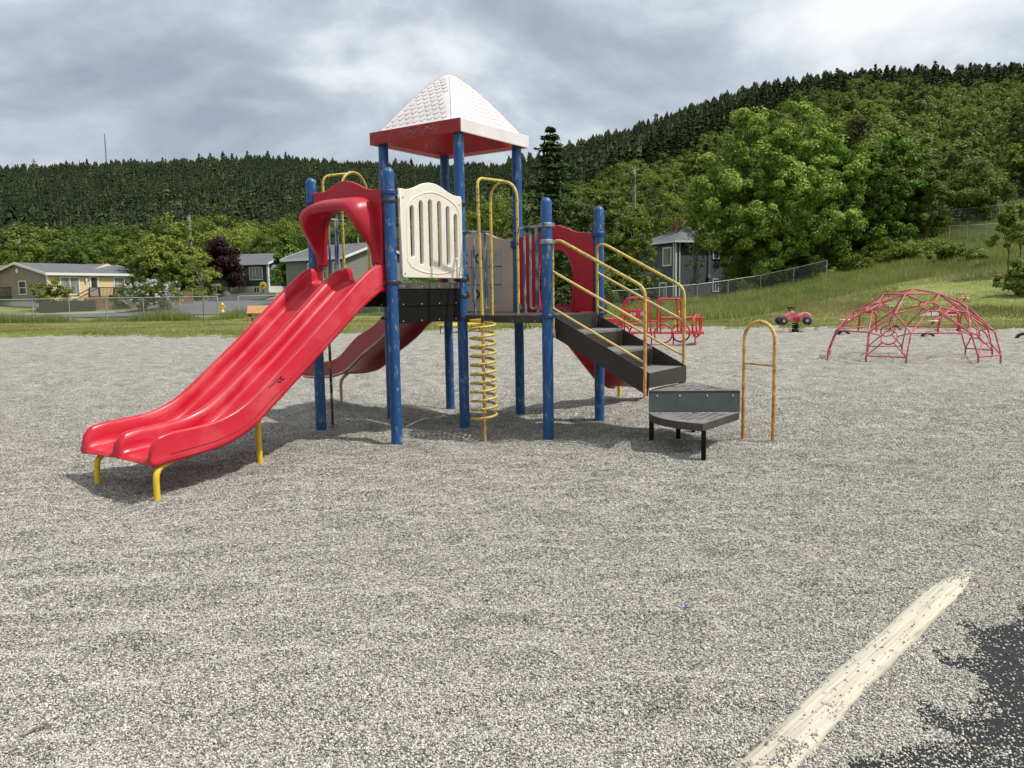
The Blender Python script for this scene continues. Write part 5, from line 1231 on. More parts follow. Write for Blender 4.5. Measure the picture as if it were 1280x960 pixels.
    def door(side, p, z0, w_=.95, h_=2.05, m=M_trim):
        d_ = win(side, p, z0, w_, h_, (1, 1), M_found, 'door', .10)
        def W3(a, z, off): return {'f': (a, -off, z), 'l': (-off, a, z), 'r': (W+off, a, z)}[side]
        sz = {'f': (w_*.6, .03, h_*.45), 'l': (.03, w_*.6, h_*.45), 'r': (.03, w_*.6, h_*.45)}[side]
        B('glazing', MB().box(W3(p, z0+h_*.70, .045), sz), M_glass, d_); B('handle', MB().box(W3(p+w_*.3, z0+h_*.45, .06), (.08, .08, .05)), M_bolt, d_); return d_
    def corner_trim(pts_, h0=None, w_=.14):
        b = MB()
        for x, y in pts_: b.box((x, y, ((h0 or fh)+hw)/2-.05), (w_, w_, hw-(h0 or fh)-.1))
        B('corner_trim', b, M_trim)
    return root, B, win, door, corner_trim
def deck_rail(B, root_name, x0, x1, y0, y1, z, h=.95, m=M_wood, posts=True, stair_dx=None, pitch=.14):
    b = MB(); b.box(((x0+x1)/2, (y0+y1)/2, z-.08), (x1-x0, y1-y0, .14)); d_ = B('porch', b, m); b = MB()
    for (xa, ya, xb, yb) in ((x0, y0, x1, y0), (x0, y0, x0, y1), (x1, y0, x1, y1)):
        b.tube([(xa, ya, z+h), (xb, yb, z+h)], .05, 4); b.tube([(xa, ya, z+.12), (xb, yb, z+.12)], .04, 4)
        n = max(2, int(math.hypot(xb-xa, yb-ya)/pitch))
        for k in range(n+1):
            x = xa+(xb-xa)*k/n; y = ya+(yb-ya)*k/n; w_ = .11 if k in (0, n) else .035; b.box((x, y, z+h/2), (w_, w_, h))
    B('railing', b, m, d_)
    b = MB()
    for x in (x0, x1):
        for y in (y0, ): b.box((x, y, z/2-.5), (.12, .12, z+.8))
    B('stilts', b, m, d_); return d_

# yellow bungalow : origin at the near left corner, front runs to the far right
hz = R_(60)
r1, B1, win1, door1, ct1 = house('yellow_bungalow', 'low yellow bungalow with grey roof, tan gable end and white door on the left', 'house', (atD(60, 360, 75).x, 75), hz, 9.9, 9.6, 1.05, 3.05, 1.05, M_yside, M_shing, 'gable_x', .3, .55)
# tan gable end cladding
b = MB(); b.add([(-.02, .0, .55), (-.02, 9.6, .55), (-.02, 9.6, 3.05), (-.02, 4.8, 4.08), (-.02, 0, 3.05)], [(0, 1, 2, 3, 4)]); B1('gable_cladding', b, M_tside)
win1('f', 2.1, 1.05, 1.9, 1.75, (2, 1), M_curt); door1('f', 4.55, .85, .95, 2.05); win1('f', 7.2, 1.45, 1.25, 1.35, (1, 2), M_curt); win1('l', 4.1, 1.15, 1.3, 1.35, (1, 2), M_glass)
ct1([(0, 0), (9.9, 0)]); b = MB(); b.lathe((-.06, 4.8, 3.45), [(.22, -.03), (.22, .03)], 14, axis=(1, 0, 0)); B1('vent', b, M_trim)
b = MB(); b.box((3.7, -.1, 2.5), (.14, .18, .26)); B1('porch_lamp', b, M_trim)
deck_rail(B1, '', 4.0, 6.6, -1.6, 0, .80, .95)
b = MB()
for q in range(5): b.box((3.8-.28*q, -.9, .72-.16*q), (.3, 1.1, .05))
b.tube([(4.0, -1.5, 1.75), (2.4, -1.5, .95)], .05, 4); b.tube([(4.0, -.3, 1.75), (2.4, -.3, .95)], .05, 4); B1('porch_stair', b, M_wood)
# red brown roofed house further left
r2, B2, win2, door2, ct2 = house('tan_house', 'tan house with red brown roof and dark deck at the far left edge', 'house', (atD(-60, 360, 80).x, 80), R_(2), 13.2, 8, 1.2, 3.15, .85, M_tside, M_shingr, 'gable_x', .3, .5)
door2('f', 5.2, .75, 1.0, 2.05); win2('f', 2.4, 1.3, 1.5, 1.3, (2, 1))
b = MB(); b.box((4.3, -.1, 2.7), (.14, .18, .26)); B2('porch_lamp', b, M_trim)
deck_rail(B2, '', 3.6, 8.2, -2.2, -.1, .72, 1.0, M_wood3)
b = MB()
for q in range(5): b.box((8.5+.3*q, -1.2, .6-.14*q), (.3, 1.3, .05))
b.tube([(8.2, -2.1, 1.65), (10.0, -2.1, .7)], .05, 4); b.tube([(8.2, -.4, 1.65), (10.0, -.4, .7)], .05, 4); B2('porch_stair', b, M_wood)
# dark green house : x axis of the front runs left -> mirrored by using rotation so that front corner is the right end
c3 = atD(336, 360, 95); dirx = Vector((.94, -.34, 0)).normalized(); rz3 = math.atan2(dirx.y, dirx.x); o3_ = Vector((c3.x, c3.y, 0))-dirx*8.6
r3, B3, win3, door3, ct3 = house('green_house', 'dark green house with white corner and grey roof beyond the street', 'house', (o3_.x, o3_.y), rz3, 8.6, 8.0, 2.0, 3.60, 1.25, M_gside, M_shing, 'gable_x', .35, .95)
win3('f', 6.9, 1.65, 1.9, 1.55, (4, 1), M_curt); door3('f', 4.75, 1.30, .95, 2.0); win3('f', 6.9, .12, .9, .75, (2, 1)); win3('r', 5.0, 1.9, 1.1, 1.1, (1, 1))
b = MB(); b.box((8.62, -.02, 1.9), (.22, .22, 3.2)); B3('corner_trim', b, M_trim)
deck_rail(B3, '', 4.1, 5.7, -1.5, 0, 1.25, .95, M_wood3, pitch=.1)
b = MB()
for q in range(7): b.box((3.9-.33*q, -.9, 1.12-.17*q), (.35, 1.1, .05))
for yy in (-1.5, -.3):
    b.tube([(4.1, yy, 2.2), (1.5, yy, .9)], .05, 4)
    for q in range(10): b.box((4.0-.27*q, yy, 1.6-.13*q), (.04, .04, 1.0))
B3('front_stair', b, M_wood3)
b = MB(); b.lathe((8.75, 1.0, 3.0), [(.05, 0), (.32, .10), (.40, .2)], 16, axis=(.6, -.8, .2)); B3('satellite_dish', b, M_conc)
# sage grey house
c4 = atD(431, 360, 70); dirx = Vector((.86, -.51, 0)).normalized(); rz4 = math.atan2(dirx.y, dirx.x); o4_ = Vector((c4.x, c4.y, 0))-dirx*7.0
r4, B4, win4, door4, ct4 = house('sage_house', 'sage grey sided house with gable seen through the red slide hood', 'house', (o4_.x, o4_.y), rz4, 7.0, 9.0, 1.35, 3.62, 1.35, M_ggside, M_shing, 'gable_x', .35, .5)
win4('f', 6.2, 1.75, .9, 1.5, (1, 2), M_curt); win4('f', 4.6, 1.75, .9, 1.5, (1, 2), M_glass); win4('f', 3.2, 1.75, .9, 1.5, (1, 2), M_curt); win4('r', 4.8, 1.55, .85, 1.6, (1, 2)); win4('r', 6.2, 1.55, .85, 1.6, (1, 2))
b = MB(); b.box((7.02, -.02, 1.95), (.16, .16, 3.2)); B4('corner_trim', b, M_trim)
b = MB(); b.box((7.12, 3.6, 1.7), (.2, .25, 2.2)); B4('downpipe', b, M_galv)
b = MB(); b.tube([(5.2, 4.0, 4.7), (5.2, 4.0, 5.6)], .07, 8); B4('vent_pipe', b, M_galv)
# grey house between
c6 = atD(384, 360, 92); r6, B6, win6, door6, ct6 = house('grey_house', 'small grey house between the green house and the sage house', 'house', (atD(374, 360, 94).x, 94), R_(-6), 6.5, 7, 2.0, 3.9, 1.1, M_ggside, M_shing, 'gable_x', .3, .6)
win6('f', 1.0, 2.2, .9, 1.3, (1, 1)); win6('f', 3.2, 2.2, .9, 1.3, (1, 1))
# slate blue two storey house
c5 = atD(844.5, 360, 80); rz5 = R_(22)
r5, B5, win5, door5, ct5 = house('blue_house', 'two storey slate blue house with hip roof and brick chimney beside the big maple', 'house', (c5.x, c5.y), rz5, 9.5, 7.6, .45, 6.05, 1.75, M_bside, M_shing, 'hip', .4, .4)
win5('l', 1.5, 3.65, 1.6, 1.9, (1, 1), M_curt, fr=.14); win5('l', 2.2, .35, 1.4, 1.7, (1, 1), M_glass, fr=.14); win5('f', 4.75, 1.0, .75, 1.35, (2, 1)); win5('f', 4.75, 4.3, .8, 1.1, (1, 1))
b = MB(); b.box((0, -.03, 3.3), (.16, .12, 5.4)); b.box((.40, -.06, 3.3), (.10, .1, 5.4)); b.box((-.10, .2, 3.3), (.1, .16, 5.4)); B5('corner_trim', b, M_trim)
b = MB(); b.box((3.0, 4.4, 7.75), (.70, .60, 1.9)); b.box((3.0, 4.4, 8.72), (.80, .70, .12)); ch = B5('chimney', b, M_brick)
b = MB(); b.tube([(3.9, -.12, 3.0), (3.9, -.12, 6.0)], .05, 6); b.box((3.9, -.10, 2.6), (.3, .16, .4)); B5('meter_mast', b, M_galv)
# window bay wall at the street side
# ---- picket fence, dark plank fence, planter, driveway bits
def picket(pts, h, m, lab, pitch=.15, w_=.12):
    root = empty('wooden_fence', (pts[0][0], pts[0][1], Tz(*pts[0])), lab, 'fence'); S_ = [0]
    for i in range(1, len(pts)): S_.append(S_[-1]+math.hypot(pts[i][0]-pts[i-1][0], pts[i][1]-pts[i-1][1]))
    n = int(S_[-1]/pitch); b = MB(); r_ = random.Random(3)
    for i in range(n):
        s = i*pitch; x = float(np.interp(s, S_, [p[0] for p in pts])); y = float(np.interp(s, S_, [p[1] for p in pts])); z = Tz(x, y); hh = h*(1+r_.uniform(-.03, .03))
        k = min(np.searchsorted(S_, s, 'right'), len(pts)-1); an = math.atan2(pts[k][1]-pts[k-1][1], pts[k][0]-pts[k-1][0]); b.box((x, y, z+hh/2), (w_, .025, hh), an)
    b.build('pickets', m, root); b = MB()
    for zr in (.25, .8): b.tube([(p[0], p[1]+.05, Tz(*p)+h*zr) for p in pts], .04, 4)
    b.build('rails', m, root)
picket([pa(106, 71), pa(180, 74), pa(244, 77)], 1.25, M_wood2, 'brown picket fence in front of the lilac bush along the street')
picket([pa(50, 69.5), pa(121, 70.5)], 1.0, M_wood3, 'dark plank fence below the yellow bungalow porch', .16, .155)
# hydrant
hp_ = atD(278.5, 390, 66.5); hd = empty('fire_hydrant', (hp_.x, hp_.y, Tz(hp_.x, hp_.y)+.08), 'yellow fire hydrant at the kerb behind the chain link fence', 'hydrant'); hb = Vector(hd.location)
b = MB(); b.lathe(hb, [(.17, 0), (.17, .06), (.11, .08), (.11, .55), (.15, .56), (.15, .62), (.12, .70), (.06, .77), (.03, .78), (.03, .83)], 14); b.build('body', M_yelbr, hd)
MB().tube([hb+Vector((-.24, 0, .44)), hb+Vector((.24, 0, .44))], .065, 10).build('side_nozzle', M_yelbr, hd); MB().tube([hb+Vector((0, 0, .42)), hb+Vector((0, -.22, .42))], .08, 10).build('front_nozzle', M_yelbr, hd)
# orange board bench / table
ob = atD(322, 395, 52); tb_ = empty('picnic_table', (ob.x, ob.y, Tz(ob.x, ob.y)), 'weathered orange brown picnic table on the grass behind the big slide', 'picnic table'); tb0 = Vector(tb_.location)
MB().box(tb0+Vector((.25, 0, .78)), (1.75, .70, .06), .15, mtx=Matrix.Rotation(.15, 3, 'Z') @ Matrix.Rotation(.75, 3, 'X')).build('table_top', M_orange, tb_)
for q in (-1, 1): MB().box(tb0+Vector((.25+.0*q, .65*q, .30)), (1.75, .24, .05), .15).build('bench_seat', M_orange, tb_)
for q in (-.5, .95):
    b = MB(); c = tb0+Vector((q, 0, 0)); b.tube([c+Vector((0, -.6, -.05)), c+Vector((0, .1, .72))], .045, 5); b.tube([c+Vector((0, .6, -.05)), c+Vector((0, -.1, .72))], .045, 5); b.build('leg_frame', M_wood, tb_)
# yellow disc on a stand, street sign, black car, white planter in front of the green house
yd = atD(329, 362, 92); zt = Tz(yd.x, yd.y); yy = empty('yellow_disc', (yd.x, yd.y, zt), 'yellow round yard ornament on a post in front of the green house', 'yard ornament')
MB().lathe((yd.x, yd.y, zt+1.05), [(.38, -.04), (.42, 0), (.38, .04)], 18, axis=(0, 1, 0)).build('disc', M_yelbr, yy); MB().lathe((yd.x, yd.y-.05, zt+1.05), [(.13, -.03), (.13, .03)], 12, axis=(0, 1, 0)).build('hub', M_wood3, yy); MB().tube([(yd.x, yd.y+.08, zt-.1), (yd.x, yd.y+.08, zt+1.0)], .06, 6).build('post', M_wood3, yy)
ss = atD(270.5, 366, 84); zt = Tz(ss.x, ss.y); s_e = empty('street_sign', (ss.x, ss.y, zt), 'small pale street name sign on a grey post in front of the plum tree', 'street sign')
MB().tube([(ss.x, ss.y, zt-.1), (ss.x, ss.y, zt+1.55)], .05, 6).build('post', M_pole, s_e); MB().box((ss.x, ss.y, zt+1.5), (.95, .05, .22), .1).build('sign_board', M_conc, s_e)
wr_ = atD(282, 364, 90); zt = Tz(wr_.x, wr_.y); b = MB(); b.lathe((wr_.x, wr_.y, zt-.05), [(.5, 0), (.55, .25), (.4, .5), (.15, .62)], 12); o_ = b.build('white_boulder', M_found); tag(o_, 'small white painted boulder beside the driveway of the green house', 'boulder')
# parked car, mostly hidden by the slide
cc_ = atD(361, 374, 84); zt = Tz(cc_.x, cc_.y)+.08; car = empty('parked_car', (cc_.x, cc_.y, zt), 'black parked car half hidden behind the upper end of the big slide', 'car')
M_carp = mat('black car paint', (.012, .013, .015), .2, coat=.5)
prof = [(-2.1, .35), (-2.15, .7), (-1.9, .88), (-1.2, .95), (-.6, 1.36), (.7, 1.40), (1.3, 1.02), (2.0, .90), (2.15, .6), (2.1, .35)]
c0_ = Vector((cc_.x+1.9, cc_.y+.5, zt)); secs_ = []
for k in range(5): y = -.85+.425*k; s_ = 1-.03*(abs(k-2)); secs_.append([c0_+Vector((x*s_, y, z if z < .9 else .9+(z-.9)*(1-.12*abs(k-2)))) for x, z in prof])
b = MB(); n = len(prof); b.add([p for s_ in secs_ for p in s_], [(i*n+k, i*n+(k+1) % n, (i+1)*n+(k+1) % n, (i+1)*n+k) for i in range(4) for k in range(n)], 0, True); b.add(secs_[0], [list(range(n))]); b.add(secs_[-1], [list(range(n))[::-1]]); b.build('body', M_carp, car)
for x in (-1.35, 1.35):
    for y in (-.82, .82): w_ = MB().lathe(c0_+Vector((x, y, .33)), [(.2, -.1), (.33, -.1), (.33, .1), (.2, .1)], 16, axis=(0, 1, 0)).build('wheel', M_tyre, car); MB().lathe(c0_+Vector((x, y, .33)), [(.19, -.105), (.19, .105)], 12, axis=(0, 1, 0)).build('rim', M_galv, w_)
b = MB(); b.prism([c0_+Vector((-.95, -.80, 1.0)), c0_+Vector((1.0, -.80, 1.02)), c0_+Vector((.6, -.745, 1.33)), c0_+Vector((-.55, -.745, 1.30))], (0, -.02, 0)); b.build('side_window', M_glass, car)
b = MB(); b.prism([c0_+Vector((-1.18, -.6, .97)), c0_+Vector((-1.18, .6, .97)), c0_+Vector((-.66, .5, 1.33)), c0_+Vector((-.66, -.5, 1.33))], (-.02, 0, .01)); b.build('windscreen', M_glass, car)

# ---- utility poles, lamp, wires, masts
def upole(px, py, D, lab, lamp=False, r=.15, zadd=0):
    t_ = atD(px, py, D); zb = Tz(t_.x, t_.y); e_ = empty('utility_pole', (t_.x, t_.y, zb), lab, 'utility pole', 'wooden utility poles')
    MB().tube([(t_.x+.1, t_.y, zb-.3), (t_.x, t_.y, t_.z)], [r*1.1, r*.85], 10).build('pole', M_pole, e_)
    b = MB(); b.box((t_.x, t_.y, t_.z-.5), (.24, .3, .5)); b.build('insulator', M_galv, e_)
    if lamp:
        zl = t_.z-4.4*D/100*1.0; b = MB(); b.tube(smoothpath([(t_.x, t_.y, zl-.2), (t_.x-1.0, t_.y-.2, zl+.35), (t_.x-2.0, t_.y-.4, zl+.35)], .4), .04, 6); a_ = b.build('lamp_arm', M_galv, e_)
        MB().box((t_.x-2.3, t_.y-.45, zl+.35), (.75, .26, .14)).build('lamp_head', M_conc, a_)
    return t_
p1 = upole(236, 268, 88, 'wooden utility pole with a street lamp arm rising behind the round green tree', True)
p2 = upole(24, 298, 118, 'thin utility pole above the roofs at the far left')
p3 = upole(112, 288, 135, 'utility pole top showing above the trees behind the yellow bungalow')
p4 = upole(793, 208, 78, 'tall bare utility pole among the birches near the blue house')
def cable(a, c, sag, lab):
    pts = [a.lerp(c, t)-Vector((0, 0, sag*4*t*(1-t))) for t in np.linspace(0, 1, 16)]; o_ = MB().tube(pts, .022, 4).build('power_line', M_skirt); tag(o_, lab, 'power line', 'power lines')
cable(p2+Vector((-18, -6, .2)), p1+Vector((0, 0, -.9)), 1.0, 'lower power line crossing the trees behind the houses'); cable(p3+Vector((-40, -10, 1.2)), p3+Vector((60, 5, 5)), 1.5, 'upper power line crossing the dark hill')
def mast(px, pyt, pyb, D, r, lab, mtl=M_galv, arms=0):
    t_ = atD(px, pyt, D); zb = Tz(t_.x, t_.y); e_ = empty('radio_mast', (t_.x, t_.y, zb), lab, 'mast', 'masts on the left hill'); b = MB()
    for k in range(3):
        a = k*2.094; o_ = Vector((math.cos(a), math.sin(a), 0))*r; b.tube([Vector((t_.x, t_.y, zb-1))+o_*1.3, Vector((t_.x, t_.y, t_.z))+o_*.5], .22*r/.6, 4)
    n = 14
    for k in range(n): z = zb+(t_.z-zb)*k/n; z2 = zb+(t_.z-zb)*(k+1)/n; b.tube([(t_.x-r, t_.y, z), (t_.x+r, t_.y, z2)], .1*r/.6, 4)
    b.build('lattice', mtl, e_)
    if arms: b = MB(); b.box((t_.x, t_.y, t_.z-2), (arms, .5, .6)); b.build('antenna_arm', mtl, e_)
mast(130.5, 167, 207, 590, .5, 'tall thin radio mast on the left hill skyline, the highest of them')
mast(42, 198, 214, 590, .45, 'short radio mast with crossarm near the left end of the skyline', arms=3.2)
mast(99, 200, 210, 590, .35, 'shortest radio mast just left of the tall one')
mast(33, 205, 216, 590, .4, 'low double mast at the left end of the skyline')
mast(11, 216, 228, 560, .45, 'pale pole among the spruces at the far left of the hill', M_pole)

# ================================================================== VEGETATION
def quads_mesh(name, C, Nrm, size, asp, tint, m, seed=0, fold=0.0):
    """leaf quads: centres C, normals, sizes"""
    r_ = np.random.RandomState(seed); n = len(C); Nrm = Nrm/np.linalg.norm(Nrm, axis=1, keepdims=True)
    ref = r_.normal(size=(n, 3)); A_ = np.cross(Nrm, ref); A_ /= np.linalg.norm(A_, axis=1, keepdims=True)+1e-9; B_ = np.cross(Nrm, A_)
    s = size[:, None]/2; a = A_*s; b = B_*s*asp
    V = np.stack([C-a, C-b*.9+a*.1, C+a, C+b*.9+a*.1], 1).reshape(-1, 3)
    return np_mesh(name, V, np.arange(n*4).reshape(-1, 4), m, tint)
def crown_mesh(name, seed, H, W, zc, nclump, nleaf, leaf, m, kind='round', clump_r=.2, lean=0.0, fill=.45, upf=.42):
    r_ = np.random.RandomState(seed); C = []; 
    # clump centres on an uneven ellipsoid
    d = r_.normal(size=(nclump, 3)); d /= np.linalg.norm(d, axis=1, keepdims=True); rad = r_.rand(nclump)**fill
    lump = 1+.13*np.sin(d[:, 0]*4+seed)+.10*np.sin(d[:, 1]*5+seed*2)+.10*np.sin(d[:, 2]*6+seed*3)+.05*r_.normal(size=nclump)
    c = d*(rad*lump)[:, None]*np.array([W/2, W/2, H/2])
    if kind == 'cone': t = (c[:, 2]/H+.5).clip(0, 1.1); c[:, :2] *= (1.25-t)[:, None]
    if kind == 'round': t = (c[:, 2]/(H/2)); c[:, :2] *= (1.0-.28*np.clip(t, 0, 1)+.05)[:, None]
    c[:, 0] += lean*(c[:, 2]+H/2); c[:, 2] += zc
    rcl = clump_r*W*(.5+.9*r_.rand(nclump)**1.3)
    k = r_.randint(0, nclump, nleaf); u = r_.normal(size=(nleaf, 3)); u /= np.linalg.norm(u, axis=1, keepdims=True); u[:, 2] = u[:, 2]*.85+.22
    rr = rcl[k]*(r_.rand(nleaf)**.42)
    Pp = c[k]+u*rr[:, None]*np.array([1, 1, .88])
    out_ = Pp-np.array([0, 0, zc]); out_ = out_/(np.linalg.norm(out_, axis=1, keepdims=True)+1e-6)
    Nn = u*.55+out_*.40+np.array([.08, -.03, upf])+r_.normal(size=(nleaf, 3))*.5
    tint = np.clip(.42+.19*r_.normal(size=nclump)[k]+.22*r_.normal(size=nleaf), 0, 1.2)
    return quads_mesh(name, Pp, Nn, leaf*(.6+.8*r_.rand(nleaf)), .62, tint, m, seed), c
def trunk_mb(H0, r0, tips, seed, lean=0):
    r_ = random.Random(seed); b = MB(); z1 = H0
    top_ = Vector((lean*H0, 0, H0)); b.tube([Vector((0, 0, -.3)), Vector((0, 0, .1)), top_*.5+Vector((r_.uniform(-.1, .1), 0, 0)), top_], [r0*1.35, r0, r0*.8, r0*.6], 8)
    for tip in tips:
        tip = Vector(tip); midp = top_.lerp(tip, .5)+Vector((r_.uniform(-.3, .3), r_.uniform(-.3, .3), .3)); b.tube([top_-Vector((0, 0, r_.uniform(0, H0*.4))), midp, tip], [r0*.5, r0*.3, r0*.08], 5)
    return b
def tree(name, lab, loc, H, W, m, seed, nleaf=9000, leaf=.3, nclump=70, kind='round', trunk=.25, cat='tree', group=None, bark=None, clump_r=.16, base=.18, ntips=9, lean=0, fill=.45, r0=None):
    root = empty(name, loc, lab, cat, group)
    ch = H*(1-base); me, c = crown_mesh('crown', seed, ch, W, H*base+ch/2, nclump, nleaf, leaf, m, kind, clump_r, lean, fill)
    tips = [tuple(c[i]) for i in np.random.RandomState(seed).choice(len(c), ntips)]
    tk = trunk_mb(H*max(base, .25)*1.2, r0 or H*.022, tips, seed, lean*0); o_ = tk.build('trunk', bark or M_bark, None); o_.parent = root
    o2 = bpy.data.objects.new('crown', me); COL.objects.link(o2); o2.parent = root
    return root
def base_at(px, D): x = atD(px, 380, D).x; return (x, D, Tz(x, D)-.05)
def H_of(px, py, D): x = atD(px, py, D); return x.z-Tz(x.x, x.y)
def spruce_mesh(seed, H, W, levels, per, nq, q, m, top_bare=0.0, irregular=.2):
    r_ = np.random.RandomState(seed); C = []; Nn = []; S_ = []; Ti = []
    for l in range(levels):
        t = (l+.5*r_.rand())/levels; z = H*(.07+.93*t); R0 = W/2*((1-t)**.85)*(1+irregular*(r_.rand()-.5)*2)+.08*W*.3
        for k in range(per):
            a = r_.rand()*6.283; R1 = R0*(.65+.5*r_.rand()); n = nq; s = (np.arange(n)+r_.rand(n))/n
            x = np.cos(a)*R1*s; y = np.sin(a)*R1*s; zz_ = z-.28*R1*s+.16*R1*s*s*1.5
            side = (r_.rand(n)-.5)*.55*R1*(1-s*.6); C.append(np.stack([x-np.sin(a)*side, y+np.cos(a)*side, zz_+(r_.rand(n)-.5)*H*.012], -1))
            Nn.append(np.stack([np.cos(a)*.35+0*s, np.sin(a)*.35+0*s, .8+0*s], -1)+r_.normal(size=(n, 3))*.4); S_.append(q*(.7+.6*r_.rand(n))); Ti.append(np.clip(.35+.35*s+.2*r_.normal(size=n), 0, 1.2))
    return quads_mesh('crown', np.concatenate(C), np.concatenate(Nn), np.concatenate(S_), .5, np.concatenate(Ti), m, seed)
def spruce(lab, loc, H, W, seed, levels=26, per=12, nq=8, q=.4, group=None, name='spruce_tree'):
    irr = .42 if name == 'spruce_tree' else .2
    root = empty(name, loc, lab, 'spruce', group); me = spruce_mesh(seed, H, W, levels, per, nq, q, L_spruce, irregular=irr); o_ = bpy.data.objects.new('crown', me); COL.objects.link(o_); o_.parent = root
    t_ = MB().tube([(0, 0, -.3), (0, 0, H*.97)], [H*.016, H*.002], 7).build('trunk', M_bark, None); t_.parent = root; return root

# -- the big maple and its neighbours on the slope
D_ = 71; tree('maple_tree', 'large dense maple with bright leaves right of the blue house', base_at(962, D_), H_of(955, 141, D_)*.99, 12.6, L_maple, 11, 130000, .27, 680, trunk=.4, clump_r=.056, base=-.02, ntips=16, fill=.28, kind='dome')
D_ = 73; tree('maple_tree', 'broad maple whose crown fills the gap right of the largest maple', base_at(1078, D_), H_of(1076, 172, D_), 8.6, L_maple, 12, 56000, .26, 330, kind='dome', clump_r=.068, base=-.02, ntips=12, fill=.35)
D_ = 75; tree('maple_tree', 'rounded maple leaning over the upper fence, rightmost of the big maples', base_at(1140, D_), H_of(1133, 196, D_), 6.6, L_mid, 13, 34000, .24, 220, clump_r=.075, base=.03, ntips=8, fill=.38)
D_ = 80; tree('maple_tree', 'olive brown tinged tree top peeking between the maples', base_at(1060, D_), H_of(1052, 140, D_), 7.0, leafmat('olive leaves', (.05, .06, .015), (.14, .12, .04), .25), 14, 16000, .30, 60, clump_r=.13, base=.1)
D_ = 80; tree('shrub_willow', 'pale grey green willow shrub above the upper right fence', base_at(1215, D_), H_of(1215, 206, D_), 6.5, L_mid, 15, 16000, .25, 70, cat='shrub', base=.02, clump_r=.12)
D_ = 52; tree('young_tree', 'small young tree with thin bent trunk in front of the upper right fence', base_at(1258, D_), H_of(1252, 252, D_), 2.0, L_light, 16, 2600, .2, 26, kind='cone', base=.35, ntips=6, lean=-.06, r0=.045, clump_r=.15)
D_ = 56; tree('young_tree', 'light young tree at the right edge behind its thinner neighbour', base_at(1272, D_), H_of(1270, 250, D_), 2.2, L_light, 17, 2400, .2, 22, kind='cone', base=.3, r0=.045)
# bushes along the slope fence
for k, (px, D_, pyt, w_, m_, lab) in enumerate([(926, 72, 330, 3.6, L_light, 'light green bush behind the slope fence under the big maple'), (956, 73, 333, 3.2, L_mid, 'darker bush on the slope fence right of the light green bush'), (1000, 73, 324, 4.0, L_mid, 'bush below the big maple at the bend of the slope fence'),
        (1067, 68, 320, 4.2, L_light, 'loose bush at the top end of the slope fence'), (1098, 69, 300, 3.0, L_light, 'upright leafy bush beneath the second maple'), (1128, 68, 304, 4.2, L_light, 'wide yellow green bush below the rightmost maple'), (1160, 69, 302, 4.2, L_mid, 'bush in front of the upper fence corner'), (1186, 62, 308, 2.6, L_light, 'low weedy bush right of the fence corner'), (1272, 44, 330, 2.4, L_mid, 'dark low bush cut off by the right edge of the picture'), (1216, 60, 314, 2.4, L_light, 'tall weeds below the middle of the upper fence')]):
    h = H_of(px, pyt, D_); tree('bush', lab, base_at(px, D_), max(h, .8), w_, m_, 30+k, 6500, .17, 46, cat='bush', base=-.05, ntips=6, clump_r=.13, r0=.04)
for k, (px, D_, h, w_, lab) in enumerate([(925, 75, 3.0, 4, 'shady undergrowth left of the big maple trunk'), (948, 76, 3.2, 6, 'shady undergrowth under the middle of the big maple'), (985, 76, 3.4, 6, 'shady undergrowth under the right side of the big maple'), (1030, 77, 3.4, 6, 'shady undergrowth between the two largest maples'), (1085, 78, 3.2, 6, 'shady undergrowth under the second maple'), (1135, 79, 3.0, 6, 'shady undergrowth under the rightmost maple')]):
    tree('bush', lab, base_at(px, D_), h, w_, L_mid, 170+k, 7000, .2, 60, cat='bush', base=-.05, r0=.04)
# birches with bare twigs left of the blue house
for k, (px, D_, pyt, w_, n_, m_, lab) in enumerate([(737, 66, 226, 5.2, 15000, L_mid, 'leafy birch behind the right end of the play structure'), (772, 72, 224, 6.0, 12000, L_mid, 'birch standing behind the stair handrails'), (800, 67, 246, 3.4, 4200, L_light, 'sparse birch with bare twigs in front of the blue house'), (868, 72, 272, 2.4, 500, L_light, 'thin half bare tree in front of the blue house roof'), (700, 74, 240, 6.0, 12000, L_mid, 'green tree in the shade right of the tall spruce'), (826, 90, 214, 7.0, 12000, L_light, 'round pale green tree above the blue house roof'), (612, 80, 246, 7.0, 14000, L_light, 'light green tree behind the roofed deck'), (872, 84, 250, 6.5, 9000, L_mid, 'tree squeezed between the blue house and the big maple')]):
    r_ = tree('birch_tree', lab, base_at(px, D_), H_of(px, pyt, D_), w_, m_, 50+k, n_, .24, 75, base=.08, ntips=22, clump_r=.10, bark=M_barkpale, fill=.5, r0=.09)
for k, (px, D_, pyt, w_, lab) in enumerate([(745, 65, 318, 5, 'undergrowth bush behind the red arch panel'), (782, 67, 334, 4, 'undergrowth bush left of the blue house wall'), (700, 66, 326, 6, 'undergrowth bush behind the vertical guard bars'), (640, 68, 322, 6, 'undergrowth bush seen behind the game panel'), (590, 70, 330, 6, 'undergrowth bush behind the cream panel'), (540, 66, 345, 5, 'undergrowth bush beneath the roofed deck'), (808, 69, 350, 1.8, 'small bush against the blue house')]):
    tree('bush', lab, base_at(px, D_), max(1, H_of(px, pyt, D_)), w_, L_mid, 70+k, 6000, .22, 44, cat='bush', base=-.05, r0=.05)
D_ = 58; spruce('tall dark spruce right of the roofed deck', base_at(690, D_), H_of(687, 157, D_), 8.6, 5, 30, 17, 11, .46)
